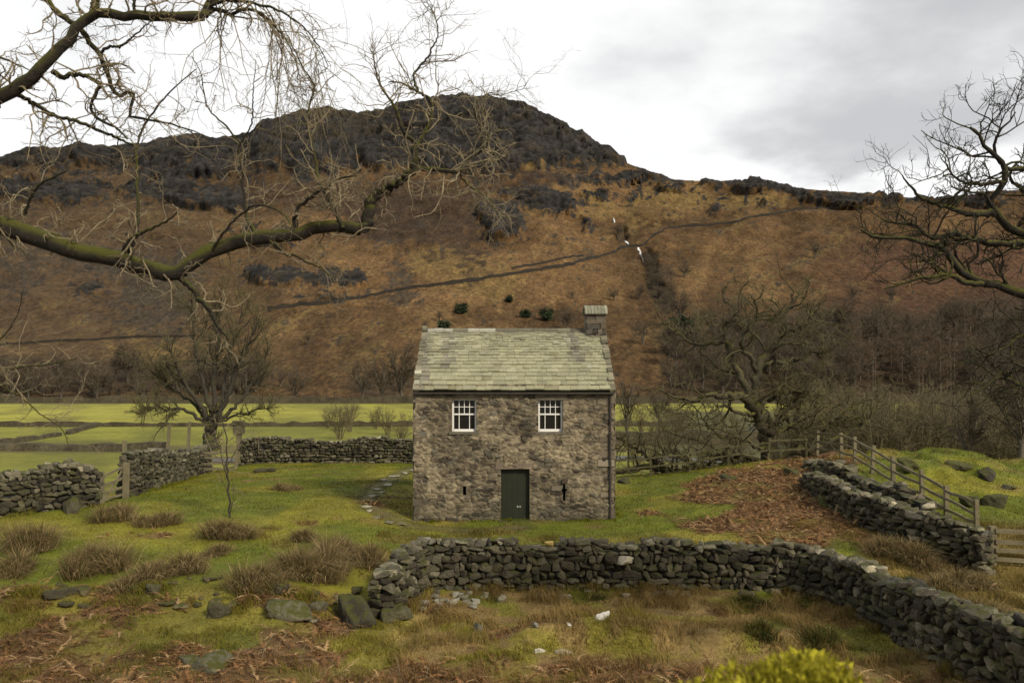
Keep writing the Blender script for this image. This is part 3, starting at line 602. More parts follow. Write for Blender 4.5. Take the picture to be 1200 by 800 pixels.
def drywall(name, label, path, h, thick=.62, course=.155, seed=1, sub=2, lmul=1.0, base=None, cat='stone wall', group=None, tops=.35, hvar=.10, colmul=1., ends=(1, 1)):
    rng = np.random.default_rng(seed); path = np.array(path, float)
    seg = np.hypot(*np.diff(path, axis=0).T); s = np.concatenate([[0], np.cumsum(seg)]); Ltot = s[-1]
    # round the corners a little
    fs = np.linspace(0, Ltot, max(4, int(Ltot / .25))); px = np.interp(fs, s, path[:, 0]); py = np.interp(fs, s, path[:, 1])
    k = np.array([1, 2, 3, 2, 1]) / 9.
    if len(fs) > 8:
        for _ in range(2):
            px = np.convolve(np.pad(px, 2, mode='reflect', reflect_type='odd'), k, 'valid'); py = np.convolve(np.pad(py, 2, mode='reflect', reflect_type='odd'), k, 'valid')
    hh = np.interp(np.linspace(0, 1, len(fs)), np.linspace(0, 1, len(np.atleast_1d(h))), np.atleast_1d(h).astype(float)) if np.size(h) > 1 else np.full(len(fs), float(h))
    gz = (base or G)(px, py)
    def at(t, arr): return np.interp(t, fs, arr)
    cen, ax, half, col = [], [], [], []
    hmax = hh.max(); z = -.10
    ci = 0
    while z < hmax:
        ch = course * rng.uniform(.8, 1.3) * (1.25 - .4 * z / hmax); zc = z + ch / 2
        for side in (-1, 1):
            t = -rng.uniform(0, .2)
            while t < Ltot:
                ln = rng.choice([rng.uniform(.10, .2), rng.uniform(.16, .34), rng.uniform(.3, .52)], p=[.35, .5, .15]) * lmul * (1.15 if z < .3 else 1); tc = t + ln / 2; t += ln
                if tc > Ltot: break
                top = at(tc, hh) * (1 + hvar * (vnoise(np.array(tc / 1.1), np.array(seed * 3.7)) - .5) * 2)
                if zc > top: continue
                cap = zc + ch > top
                th = thick * (1 - .28 * zc / hmax)
                tx, ty = at(tc + .1, px) - at(tc - .1, px), at(tc + .1, py) - at(tc - .1, py); m = math.hypot(tx, ty) + 1e-9; T = np.array([tx / m, ty / m, 0]); Nn = np.array([T[1], -T[0], 0])
                dep = th * .30
                c = np.array([at(tc, px), at(tc, py), at(tc, gz) + zc + rng.normal(0, .012)]) + Nn * side * (th / 2 - dep * .75 + rng.normal(0, .018))
                ang = rng.normal(0, .10); R = np.array([T * math.cos(ang) + np.array([0, 0, math.sin(ang)]), Nn, np.array([0, 0, math.cos(ang)]) - T * math.sin(ang)])
                if cap and rng.random() < tops:
                    if side == 1: continue
                    a2 = rng.uniform(-.8, .8); T2 = T * math.cos(a2) + Nn * math.sin(a2); N2 = np.array([T2[1], -T2[0], 0]); tl = rng.normal(0, .22)
                    R = np.array([T2, N2 * math.cos(tl) + np.array([0, 0, math.sin(tl)]), np.array([0, 0, math.cos(tl)]) - N2 * math.sin(tl)]); c = np.array([at(tc, px), at(tc, py), at(tc, gz) + zc + .0]); hf = (ln * .58, th * .48, ch * rng.uniform(.4, .7))
                else: hf = (ln * .59, dep * 1.1, ch * .60)
                cen.append(c); ax.append(R); half.append(hf); ci += 1
                q = WCOL[rng.integers(0, 7)] * rng.uniform(.45, 1.4) * colmul
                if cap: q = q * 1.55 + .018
                if rng.random() < .03: q = q * 1.9
                col.append(q)
        z += ch * .92
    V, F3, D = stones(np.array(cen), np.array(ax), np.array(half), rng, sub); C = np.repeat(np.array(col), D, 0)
    # near-black core standing for the hearting and the shade in the gaps
    n = len(fs); tx = np.gradient(px); ty = np.gradient(py); m = np.hypot(tx, ty); nx, ny = ty / m, -tx / m; wv = thick * .27
    hc = hh * .80
    K = np.stack([np.stack([px + sx_ * nx * wv, py + sx_ * ny * wv, gz + (hc if up else -.2)], -1) for up in (0, 1) for sx_ in (-1, 1)], 1).reshape(-1, 3)
    i = np.arange(n - 1)[:, None] * 4; Q = np.concatenate([i + np.array([0, 4, 6, 2]), i + np.array([1, 3, 7, 5]), i + np.array([2, 6, 7, 3])]); Q = np.concatenate([Q, np.array([[0, 2, 3, 1], [4 * n - 4, 4 * n - 3, 4 * n - 1, 4 * n - 2]])])
    V2 = np.concatenate([V, K]); C2 = np.concatenate([C, np.full((len(K), 3), .02)])
    mid = len(fs) // 2; loc = (px[mid], py[mid], gz[mid])
    o = mk(name, V2, [F3, Q + len(V)], m_wall, None, C2, False, loc)
    return tag(o, label, cat, group)
NEARW = [(-2.95, 19.3), (-2.75, 20.4), (-2.35, 21.75), (0, 21.9), (3, 21.75), (5.8, 21.9), (7.2, 21.5), (8.0, 20.0), (8.25, 17), (8.40, 14.2), (8.9, 10.5), (9.6, 7.5)]
drywall('drystone_wall', 'long mossy dry stone wall that turns a corner towards the viewer in front of the house', NEARW, [1.0, 1.2, 1.14, 1.12, 1.08, 1.12, 1.16, 1.12, 1.14, 1.16, 1.1, 1.1, 1.1], seed=11, hvar=.09)
drywall('drystone_wall', 'dry stone wall ending in a stacked stone head on the lawn, left of the small timber gate', [(-24, 24.6), (-20, 25.4), (-16.5, 26.4), (-13.75, 28.4)], 1.42, seed=12)
drywall('drystone_wall', 'mossy dry stone wall running back from the small timber gate to the bare tree', [(-14.1, 31.2), (-14.6, 35), (-15.7, 41), (-16.2, 45.2)], [1.62, 1.55, 1.45, 1.4], seed=13)
drywall('drystone_wall', 'low level dry stone wall behind the lawn, between the bare tree and the house', [(-14.6, 46.2), (-10, 46.3), (-5, 46.0), (0, 46.2), (4, 46)], 1.32, seed=14, sub=1)
drywall('drystone_wall', 'mossy dry stone wall beside the dead bracken, ending at a tall head by the plank gate', [(12.25, 22.1), (11.4, 23.6), (10.75, 25.8), (10.45, 28.2), (10.6, 30.6)], [1.15, 1.08, .98, .85, .45], seed=15, hvar=.12)
drywall('drystone_wall', 'low tumbled second line of dry stone wall between bracken wall and rail fence', [(12.9, 26.6), (12.3, 29), (11.9, 31.6), (12.0, 34.2)], [.68, .62, .5, .25], seed=16, hvar=.3, tops=.6, thick=.75)
# single stones and boulders
def boulder(name, label, px, py, wpx, hpx, Y=None, col=(.11, .105, .085), seed=0, mat=None, cat='boulder', group=None, zb=None, sink=.3, dep=.8):
    rng = np.random.default_rng(1000 + seed)
    if Y is None:                                   # where the sight line meets the ground
        yy = np.linspace(9, 46, 900); Y = yy[np.argmax(CAMZ - (py - HY) / F * yy <= G((px - 600) / F * yy, yy))]
    x = (px - 600) / F * Y; z = float(G(x, Y)) if zb is None else zb
    hw, hh = wpx * Y / F / 2, hpx * Y / F * .75; col = np.array(col) * (1.05, 1.0, .85) if max(col) < .2 else np.array(col)
    a = rng.uniform(0, 6.3); R = np.array([[math.cos(a), math.sin(a), 0], [-math.sin(a), math.cos(a), 0], [0, 0, 1]])
    half = np.array([[hw * rng.uniform(.95, 1.1), hw * dep * rng.uniform(.9, 1.1), hh * (1 + sink) / 2]])
    V, F3, D = stones(np.array([[x, Y + hw * dep * .3, z + hh * (1 - sink) / 2]]), R[None], half, rng, 3, p=20, rough=.012)
    V = V + (fbm(V[:, 0] * 4 + V[:, 2] * 3, V[:, 1] * 4 - V[:, 2] * 3, 4, seed) - .5)[:, None] * nrm(V - np.array([x, Y, z])) * half.min() * 1.0
    o = mk(name, V, F3, mat or m_rock, None, np.broadcast_to(np.array(col), (len(V), 3)), True, (x, Y, z))
    return tag(o, label, cat, group)
BL = [(338, 722, 52, 24, (.13, .125, .09), 'broad pale-topped boulder in the fallen wall, left of the wall end'), (255, 722, 30, 24, (.07, .065, .045), 'dark pointed boulder behind the moss, left of the broad pale boulder'),
      (415, 730, 54, 36, (.05, .046, .034), 'big dark boulder lying against the near wall end'), (462, 727, 42, 20, (.09, .085, .055), 'rounded boulder under the near wall end, right of the dark one'),
      (372, 716, 26, 18, (.10, .095, .07), 'middling grey boulder between the broad pale boulder and the wall end'), (68, 700, 34, 14, (.06, .055, .04), 'dark flat stone at the left of the fallen wall'),
      (178, 694, 22, 14, (.09, .085, .06), 'small grey stone in the fallen wall below the rush tussocks'), (325, 694, 24, 13, (.05, .045, .03), 'small dark stone above the broad pale boulder'),
      (708, 726, 19, 13, (.50, .48, .43), 'bright white stone lying in the grass inside the walled corner'), (632, 764, 12, 6, (.50, .47, .40), 'small rounded white stone on the turf bank'), (662, 767, 20, 5, (.32, .28, .19), 'flat straw-coloured stone on the turf bank beside the small white stone'),
      (560, 740, 16, 14, (.15, .14, .12), 'grey slab stone in the grass below the tumbled pale stones'), (628, 735, 8, 9, (.26, .25, .21), 'tiny upright pale stone left of the bright white stone'), (668, 734, 9, 4, (.45, .43, .38), 'tiny flat white stone between the bright white stone and the upright one'),
      (248, 782, 44, 18, (.12, .118, .09), 'half-buried mossy rock at the bottom of the picture among the bracken'), (222, 778, 24, 12, (.13, .13, .10), 'small grey rock beside the half-buried mossy rock'),
      (1065, 548, 30, 16, (.09, .092, .04), 'mossy hummock boulder on the knoll behind the fence'), (1130, 551, 32, 13, (.085, .085, .045), 'low mossy boulder on the knoll, left of the dark one'), (1157, 560, 24, 17, (.05, .048, .04), 'dark boulder standing on the green knoll'), (1182, 572, 20, 6, (.07, .068, .05), 'flat dark stone on the knoll right of the dark boulder'),
      (1140, 592, 26, 14, (.06, .065, .03), 'mossy rock in the knoll bank right of the fence'), (1168, 592, 30, 15, (.055, .058, .03), 'shaded mossy rock at the lower edge of the knoll'), (1100, 596, 14, 8, (.06, .065, .03), 'small mossy rock just behind the rail fence'),
      (928, 556, 20, 11, (.06, .062, .03), 'mossy stone sticking out of the bracken bank below the oak'), (855, 562, 30, 9, (.055, .05, .04), 'grey stone on the lawn edge under the fallen limbs'), (731, 566, 14, 8, (.05, .048, .04), 'dark stone beside the right corner of the house'),
      (970, 594, 24, 20, (.10, .105, .045), 'upright mossy slab leaning on the bracken side of the wall'), (310, 553, 24, 8, (.06, .055, .04), 'dark stone at the foot of the back wall'), (82, 600, 26, 22, (.075, .07, .05), 'rounded boulder at the foot of the left wall head')]
for i, (px, py, wp, hp, c, lb) in enumerate(BL): boulder('boulder', lb, px, py, wp, hp, None, c, i, m_pale if max(c) > .3 else None, sink=.55)
# stones lying on top of the near wall
def wstone(px, py, Y, wp, hp, c, lb, seed): boulder('loose_stone', lb, px, py, wp, hp, Y, c, seed, m_pale, 'stone', None, CAMZ - (py - HY) / F * Y, .05)
wstone(643, 641, 21.7, 11, 9, (.42, .30, .10), 'ochre stone lying on top of the near wall', 60)
wstone(735, 661, 21.45, 22, 12, (.42, .38, .28), 'pale angular stone jutting from the near wall face', 61)
wstone(500, 636, 21.75, 10, 8, (.22, .21, .17), 'grey capstone standing up on the near wall corner', 62)
rng0 = np.random.default_rng(5)
for i in range(34):       # collapsed line on the left
    x = rng0.uniform(-10.6, -3.2); boulder('fallen_stone', 'mossy stone of the collapsed wall line on the left lawn edge', 600 + x * F / 20, 0, rng0.uniform(7, 24), rng0.uniform(4, 10), 19.4 + rng0.normal(0, .5), WCOL[rng0.integers(0, 7)] * rng0.uniform(.9, 2.0), 100 + i, None, 'stone', 'stones of the collapsed wall line')
for i in range(34):       # tumble of pale stones at the wall foot
    x = rng0.normal(-1.35, .55); y = 20.6 + rng0.normal(0, .5) - .3 * abs(x + 1.3); boulder('tumbled_stone', 'pale broken stone tumbled at the foot of the near wall end', 600 + x * F / y, 0, rng0.uniform(5, 15), rng0.uniform(4, 9), y, np.array([.16, .15, .115]) * rng0.uniform(.6, 1.8), 200 + i, m_pale, 'stone', 'tumbled stones at the near wall end')
for i in range(16):       # stones fallen along the near wall
    x = rng0.uniform(.5, 7.2); y = 21.1 + rng0.normal(0, .12); boulder('scattered_stone', 'dull stone fallen along the inner foot of the near wall', 600 + x * F / y, 0, rng0.uniform(6, 20), rng0.uniform(4, 8), y, np.array([.13, .115, .085]) * rng0.uniform(.6, 1.5), 300 + i, m_pale, 'stone', 'stones along the near wall foot')
STEP = [(484, 552, 12), (474, 555, 12), (462, 559, 12), (451, 563, 13), (455, 569, 16), (441, 574, 12), (447, 578, 10), (438, 582, 12), (434, 588, 12), (430, 594, 13), (433, 599, 8), (441, 607, 14), (456, 613, 18), (470, 615, 12)]
for i, (px, py, wp) in enumerate(STEP):
    boulder('stepping_stone', 'flat pale stone of the curved path left of the house', px, py, wp, 2.6, None, np.array([.27, .26, .19]) * (1 if i < 11 else .5), 400 + i, m_pale, 'stepping stone', 'stepping stones of the curved path', None, .2, .7)
# ------------------------------------------------------------------ trees
def catmull(pts, n):
    pts = np.array(pts, float); q = np.concatenate([[2 * pts[0] - pts[1]], pts, [2 * pts[-1] - pts[-2]]])
    seg = np.linalg.norm(np.diff(pts, axis=0), axis=1); s = np.concatenate([[0], np.cumsum(seg)]); t = np.linspace(0, s[-1], n)
    i = np.clip(np.searchsorted(s, t, side='right') - 1, 0, len(pts) - 2); u = ((t - s[i]) / np.maximum(seg[i], 1e-9))[:, None]
    p0, p1, p2, p3 = q[i], q[i + 1], q[i + 2], q[i + 3]
    return .5 * (2 * p1 + (p2 - p0) * u + (2 * p0 - 5 * p1 + 4 * p2 - p3) * u ** 2 + (3 * p1 - p0 - 3 * p2 + p3) * u ** 3), s, t
def limb(pix, Ys, dia, n=26, wob=.015, rng=None):
    """a limb followed from the photo: rows/columns, its distance along the way, its thickness in metres"""
    m = len(pix); Yv = np.interp(np.linspace(0, 1, m), np.linspace(0, 1, len(Ys)), Ys)
    pts = [P(a, b, y) for (a, b), y in zip(pix, Yv)]; p, s, t = catmull(pts, n)
    r = np.interp(t / t[-1], np.linspace(0, 1, len(dia)), dia) / 2
    if rng is not None: p[1:] += rng.normal(0, wob, (n - 1, 3)) * np.minimum(1, r[1:, None] * 12 + .25)
    return p, r
def rotabout(v, axis, ang):
    c, s = np.cos(ang)[..., None], np.sin(ang)[..., None]
    return v * c + np.cross(axis, v) * s + axis * (axis * v).sum(-1, keepdims=True) * (1 - c)
def grow(pts, rad, spec, rng):
    """one generation of side branches on the branches pts (B,n,3)"""
    B, n, _ = pts.shape; k = spec['k']
    Lp = np.linalg.norm(np.diff(pts, axis=1), axis=2).sum(1)
    if spec.get('per_m'): cnt = np.maximum(1, rng.poisson(Lp * spec['per_m']))
    else: cnt = np.maximum(0, np.round(k + rng.normal(0, k * .25, B))).astype(int)
    bi = np.repeat(np.arange(B), cnt); C = len(bi)
    t0 = spec.get('t0', .2); t = t0 + (1 - t0) * rng.random(C) ** spec.get('tp', .9)
    f = t * (n - 1); i = np.minimum(f.astype(int), n - 2); u = (f - i)[:, None]
    st = pts[bi, i] * (1 - u) + pts[bi, i + 1] * u; d = nrm(pts[bi, i + 1] - pts[bi, i]); r = rad[bi, i] * (1 - u[:, 0]) + rad[bi, i + 1] * u[:, 0]
    a = np.radians(rng.normal(spec.get('ang', 48), spec.get('angs', 14), C))
    perp = nrm(np.cross(d, rng.normal(size=(C, 3)))); dd = nrm(d * np.cos(a)[:, None] + perp * np.sin(a)[:, None] + np.array([0, 0, 1.]) * spec.get('up0', 0))
    Ln = np.clip(rng.normal(1, .3, C), .35, 1.8) * (spec['len'] if spec.get('abs') else spec['len'] * Lp[bi] * (1 - .55 * (t - t0)))
    rr = np.minimum(r * .8, np.maximum(spec.get('rmin', .003), np.minimum(r * spec.get('rr', .6), spec.get('rmax', 9))))
    m = spec.get('n', 5); out = np.empty((C, m + 1, 3)); out[:, 0] = st; w = spec.get('wig', .25); trop = np.array(spec.get('trop', (0, 0, .05)))
    curl = rng.normal(0, spec.get('curl', 0), (C, 3))
    for s in range(m):
        dd = nrm(dd + rng.normal(0, w, (C, 3)) + trop + curl); out[:, s + 1] = out[:, s] + dd * (Ln / m)[:, None]
    prof = np.linspace(1, spec.get('tip', .3), m + 1)
    return out, np.maximum(rr[:, None] * prof[None], spec.get('rfloor', .001))
def tubes(groups):
    """groups of (pts (B,n,3), rad (B,n), sides) -> V, Q"""
    VV, QQ, off = [], [], 0
    for pts, rad, sd in groups:
        if len(pts) == 0: continue
        B, n, _ = pts.shape; T = nrm(np.gradient(pts, axis=1)); ref = nrm(np.random.default_rng(3).normal(size=(B, 1, 3)))
        m = nrm(T.mean(1, keepdims=True)); ref = np.where(np.abs((ref * m).sum(-1, keepdims=True)) > .85, np.roll(ref, 1, axis=2) * np.array([1, -1, 1]), ref)
        Nn = nrm(np.cross(T, ref)); Bn = np.cross(T, Nn); a = np.linspace(0, 2 * np.pi, sd, endpoint=False)
        V = pts[:, :, None] + rad[:, :, None, None] * (Nn[:, :, None] * np.cos(a)[None, None, :, None] + Bn[:, :, None] * np.sin(a)[None, None, :, None])
        b = np.arange(B)[:, None, None] * n * sd; i = np.arange(n - 1)[None, :, None] * sd; j = np.arange(sd)[None, None, :]; j2 = (j + 1) % sd
        Q = np.stack([b + i + j, b + i + j2, b + i + sd + j2, b + i + sd + j], -1).reshape(-1, 4) + off
        VV.append(V.reshape(-1, 3)); QQ.append(Q); off += B * n * sd
    return np.concatenate(VV), np.concatenate(QQ)
def pad(lst, n):      # limbs of equal point count -> arrays
    return np.stack([p for p, r in lst]), np.stack([r for p, r in lst])
def build_tree(name, label, cat, loc, limbs, specs, bark, twig, group=None, nthick=1, rng=None, sides=(9, 5, 3, 3, 3), extra=()):
    t = thing(name, label, cat, loc, group)
    lp, lr = pad(limbs, 0); thick = [(lp, lr, sides[0])]; thin = []; cur = (lp, lr)
    for i, sp in enumerate(specs):
        cur = grow(cur[0], cur[1], sp, rng)
        (thick if i + 1 < nthick + 0 else thin).append((cur[0], cur[1], sides[min(i + 1, 4)]))
        if sp.get('also'):                               # twigs also straight from the limbs
            c2 = grow(lp, lr, sp['also'], rng); cur = (np.concatenate([cur[0], c2[0]]), np.concatenate([cur[1], c2[1]])); thin.append((c2[0], c2[1], 3))
    for e in extra: thin.append(e)
    V, Q = tubes(thick)
    V = V + (fbm(V[:, 0] * 5 + V[:, 2] * 3, V[:, 1] * 5 + V[:, 2] * 4, 3, 5) - .5)[:, None] * nrm(V - V.mean(0)) * .03
    mk('trunk', V, Q, bark, t); V, Q = tubes(thin); mk('crown', V, Q, twig, t); return t
# --- the big tree on the left whose limbs hang into the picture: its trunk stands left of the frame
rng = np.random.default_rng(21)
TX, TY = -8.3, 8.6; tz = float(G(TX, TY))
trunkp, _, _ = catmull([(TX - .1, TY, tz - .4), (TX - .05, TY, tz + 1.5), (TX + .05, TY, tz + 3.6), (TX - .15, TY + .1, 6.3), (TX + .1, TY + .1, 7.6), (TX - .3, TY + .2, 9.6), (TX - .1, TY + .5, 11.5)], 26)
trunk = (trunkp, np.interp(np.linspace(0, 1, 26), [0, .08, .5, .8, 1], [.62, .42, .32, .2, .08]))
def frm(a, *q): return [a] + list(q)
A = P(-330, 215, 8.7); 
L1 = limb([(-310, 235), (-200, 242), (-90, 238), (0, 263), (50, 280), (100, 296), (140, 304), (180, 316), (207, 322), (235, 300), (270, 285), (300, 279), (340, 275), (375, 267), (400, 265), (424, 271)], [8.7, 9.0, 9.3], [.30, .26, .20, .175, .15, .13], 40, .01, rng)
def lim(pix, Ys, dia): return limb(pix, Ys, [d for d in dia], 40, .012, rng)
LT = [(catmull(trunk[0], 40)[0], np.interp(np.linspace(0, 1, 40), np.linspace(0, 1, 26), trunk[1])), L1,
      lim([(424, 271), (431, 262), (432, 250), (436, 232), (446, 224), (460, 218), (481, 202), (487, 190), (487, 172)], [9.3, 9.35], [.13, .115, .095, .072]),
      lim([(487, 172), (485, 165), (475, 158), (470, 147), (466, 134), (461, 121), (448, 105), (440, 80), (436, 60)], [9.35, 9.2], [.05, .04, .02, .012]),
      lim([(487, 176), (496, 160), (503, 147), (506, 135), (506, 121), (495, 110), (484, 104), (471, 98), (455, 96)], [9.35, 9.5], [.05, .045, .03, .012]),
      lim([(490, 107), (485, 88), (494, 76), (502, 66), (507, 55), (512, 46), (513, 30), (508, 14), (500, 2)], [9.45, 9.7], [.03, .024, .015, .008]),
      lim([(484, 198), (500, 198), (518, 200), (536, 201), (545, 192), (552, 185), (566, 176), (572, 165), (568, 150)], [9.35, 9.6], [.055, .045, .035, .015]),
      lim([(566, 176), (562, 150), (556, 126), (570, 110), (585, 112), (600, 108), (612, 104), (618, 96)], [9.6, 9.8], [.025, .018, .01, .006]),
      lim([(536, 201), (545, 214), (560, 224), (572, 232), (580, 246), (590, 255)], [9.5, 9.3], [.028, .018, .008]),
      lim([(207, 322), (218, 332), (228, 342), (236, 352), (246, 364), (252, 376), (258, 386), (268, 398)], [9.05, 8.9], [.065, .055, .045, .022]),
      lim([(143, 304), (148, 288), (158, 277), (170, 271), (186, 263), (200, 256), (213, 240)], [9.0, 8.7], [.055, .04, .025, .012]),
      lim([(146, 302), (157, 285), (162, 268), (161, 240), (160, 215), (160, 190), (161, 168), (169, 148), (184, 125), (202, 105), (230, 81)], [9, 9.3], [.045, .032, .026, .02, .01]),
      lim([(300, 278), (296, 268), (290, 256), (285, 219), (283, 195), (281, 180), (277, 165), (262, 145), (243, 125), (236, 88), (225, 66)], [9.1, 9.5], [.045, .03, .022, .014, .007]),
      lim([(279, 172), (288, 160), (295, 145), (296, 120), (297, 101), (300, 70)], [9.2, 9.0], [.02, .014, .007]),
      lim([(402, 268), (396, 252), (385, 232), (376, 216), (370, 195), (366, 175), (362, 150), (361, 134), (366, 112), (367, 98), (354, 78), (343, 55), (336, 40)], [9.2, 9.6], [.05, .038, .028, .02, .01]),
      lim([(340, 274), (344, 262), (350, 244), (360, 234), (369, 228), (384, 219), (397, 211), (408, 207), (420, 207)], [9.15, 8.9], [.05, .04, .03, .012]),
      lim([(316, 282), (330, 293), (335, 298), (345, 299), (362, 308), (380, 316), (392, 330)], [9.1, 8.8], [.035, .022, .01]),
      lim([(250, 292), (262, 272), (285, 248), (305, 240), (330, 250), (345, 268)], [9.0, 8.6], [.03, .022, .01]),
      lim([(-330, 190), (-200, 160), (-90, 140), (0, 114), (25, 97), (50, 79), (72, 53), (88, 35), (100, 21), (116, 15), (150, 17), (190, 19), (220, 20), (239, 19)], [8.7, 8.9, 9.1], [.30, .25, .20, .17, .14, .11, .10, .10]),
      lim([(239, 19), (244, 8), (249, -2), (252, -20), (268, -40), (290, -60)], [9.1, 9.2], [.095, .08, .04]),
      lim([(238, 19), (252, 12), (270, 17), (284, 12), (300, 14), (318, 26), (336, 48), (346, 70), (350, 95)], [9.1, 9.3], [.05, .035, .02, .01]),
      lim([(244, 8), (262, 2), (284, 1), (305, 6), (330, 14), (355, 32), (374, 56), (384, 78)], [9.1, 8.9], [.04, .03, .018, .008]),
      lim([(20, -40), (38, -12), (52, 0), (66, 14), (81, 25), (92, 32), (101, 42), (106, 52), (116, 62), (122, 75), (126, 90), (132, 103), (139, 113), (148, 109), (156, 108), (155, 122), (152, 136), (169, 139), (196, 145), (236, 157)], [9.2, 9.0], [.055, .055, .055, .05, .035, .025, .012]),
      lim([(118, 62), (128, 55), (142, 53), (156, 43), (170, 30), (182, 22)], [9.0, 8.8], [.035, .02, .01]),
      lim([(62, 84), (72, 91), (84, 88), (96, 88), (108, 93), (117, 99), (112, 114), (107, 128), (114, 138), (122, 143), (138, 152), (150, 163)], [9.0, 9.1], [.06, .045, .035, .03, .02]),
      lim([(22, 112), (32, 117), (48, 127), (67, 137), (84, 140), (101, 146), (118, 154), (135, 161), (150, 168), (163, 171)], [9.05, 9.2], [.05, .04, .035, .02]),
      lim([(110, 18), (112, 2), (118, -15), (122, -40)], [9.0, 9.1], [.09, .08, .06]),
      lim([(-60, 82), (-20, 72), (0, 68), (20, 76), (34, 82)], [9, 9], [.04, .03, .012]),
      lim([(158, 20), (157, 4), (160, -20), (166, -40)], [9.1, 9.1], [.035, .03, .02]),
      lim([(28, 252), (34, 236), (44, 218), (62, 208), (78, 200)], [8.9, 8.7], [.035, .03, .015]),
      lim([(-300, 330), (-120, 420), (-40, 428), (0, 432), (34, 429), (66, 425), (90, 421)], [8.6, 8.4, 8.3], [.06, .03, .012]),
      lim([(-180, 400), (-40, 436), (0, 452), (25, 466), (50, 486), (72, 502), (80, 520)], [8.5, 8.3], [.035, .02, .008]),
      lim([(-160, 400), (-40, 418), (0, 398), (17, 375), (24, 358), (27, 340)], [8.5, 8.3], [.03, .02, .008])]
sp = [dict(k=0, per_m=7.5, len=.52, abs=True, n=9, wig=.33, curl=.06, trop=(0, 0, .02), ang=62, angs=25, rr=.5, rmin=.0052, rmax=.012, tip=.4, t0=.08),
      dict(k=6.0, len=.42, n=6, wig=.36, curl=.1, trop=(0, 0, .0), ang=55, angs=20, rr=.7, rmin=.0036, rmax=.005, tip=.45, t0=.15),
      dict(k=2.0, len=.42, n=4, wig=.32, ang=50, angs=15, rr=.8, rmin=.003, rmax=.004, tip=.5, t0=.2)]
# hanging sprays at the upper right of the limb, upright sprays around the joint
wl = [LT[i] for i in (20, 21)]; wp, wr = pad(wl, 0)
wsp, wsr = grow(wp, wr, dict(k=26, len=.95, abs=True, n=9, wig=.16, trop=(.03, 0, -.20), ang=70, angs=25, rmin=.0042, rmax=.008, tip=.4, t0=.05), rng)
wsp2, wsr2 = grow(wsp, wsr, dict(k=5, len=.5, n=6, wig=.18, trop=(0, 0, -.12), ang=38, rr=.75, rmin=.0028, tip=.5, t0=.15), rng)
ul = [LT[i] for i in (3, 4, 5, 6, 7, 14)]; up_, ur_ = pad(ul, 0)
us1, us1r = grow(up_, ur_, dict(k=15, len=.46, abs=True, n=8, wig=.24, trop=(.0, 0, .07), ang=48, angs=18, rmin=.0042, rmax=.009, tip=.4, t0=.1), rng)
us2, us2r = grow(us1, us1r, dict(k=6, len=.45, n=6, wig=.28, trop=(0, 0, .05), ang=45, rr=.75, rmin=.0028, tip=.5, t0=.12), rng)
cl = [LT[i] for i in (2, 6, 7, 8, 15)]; cp_, cr_ = pad(cl, 0)
cs1, cs1r = grow(cp_, cr_, dict(k=20, len=.40, abs=True, n=9, wig=.38, curl=.12, trop=(.02, 0, -.05), ang=65, angs=25, rmin=.005, rmax=.010, tip=.45, t0=.15), rng)
cs2, cs2r = grow(cs1, cs1r, dict(k=4, len=.45, n=6, wig=.4, curl=.15, trop=(0, 0, -.03), ang=55, angs=20, rr=.75, rmin=.0035, tip=.5, t0=.15), rng)
build_tree('overhanging_tree', 'big mossy tree reaching twisted bare limbs across the sky from the left edge', 'tree', (TX, TY, tz), LT, sp, m_oak, m_twig, None, 1, rng, (10, 4, 3, 3, 3), [(wsp, wsr, 3), (wsp2, wsr2, 3), (us1, us1r, 3), (us2, us2r, 3), (cs1, cs1r, 3), (cs2, cs2r, 3)])
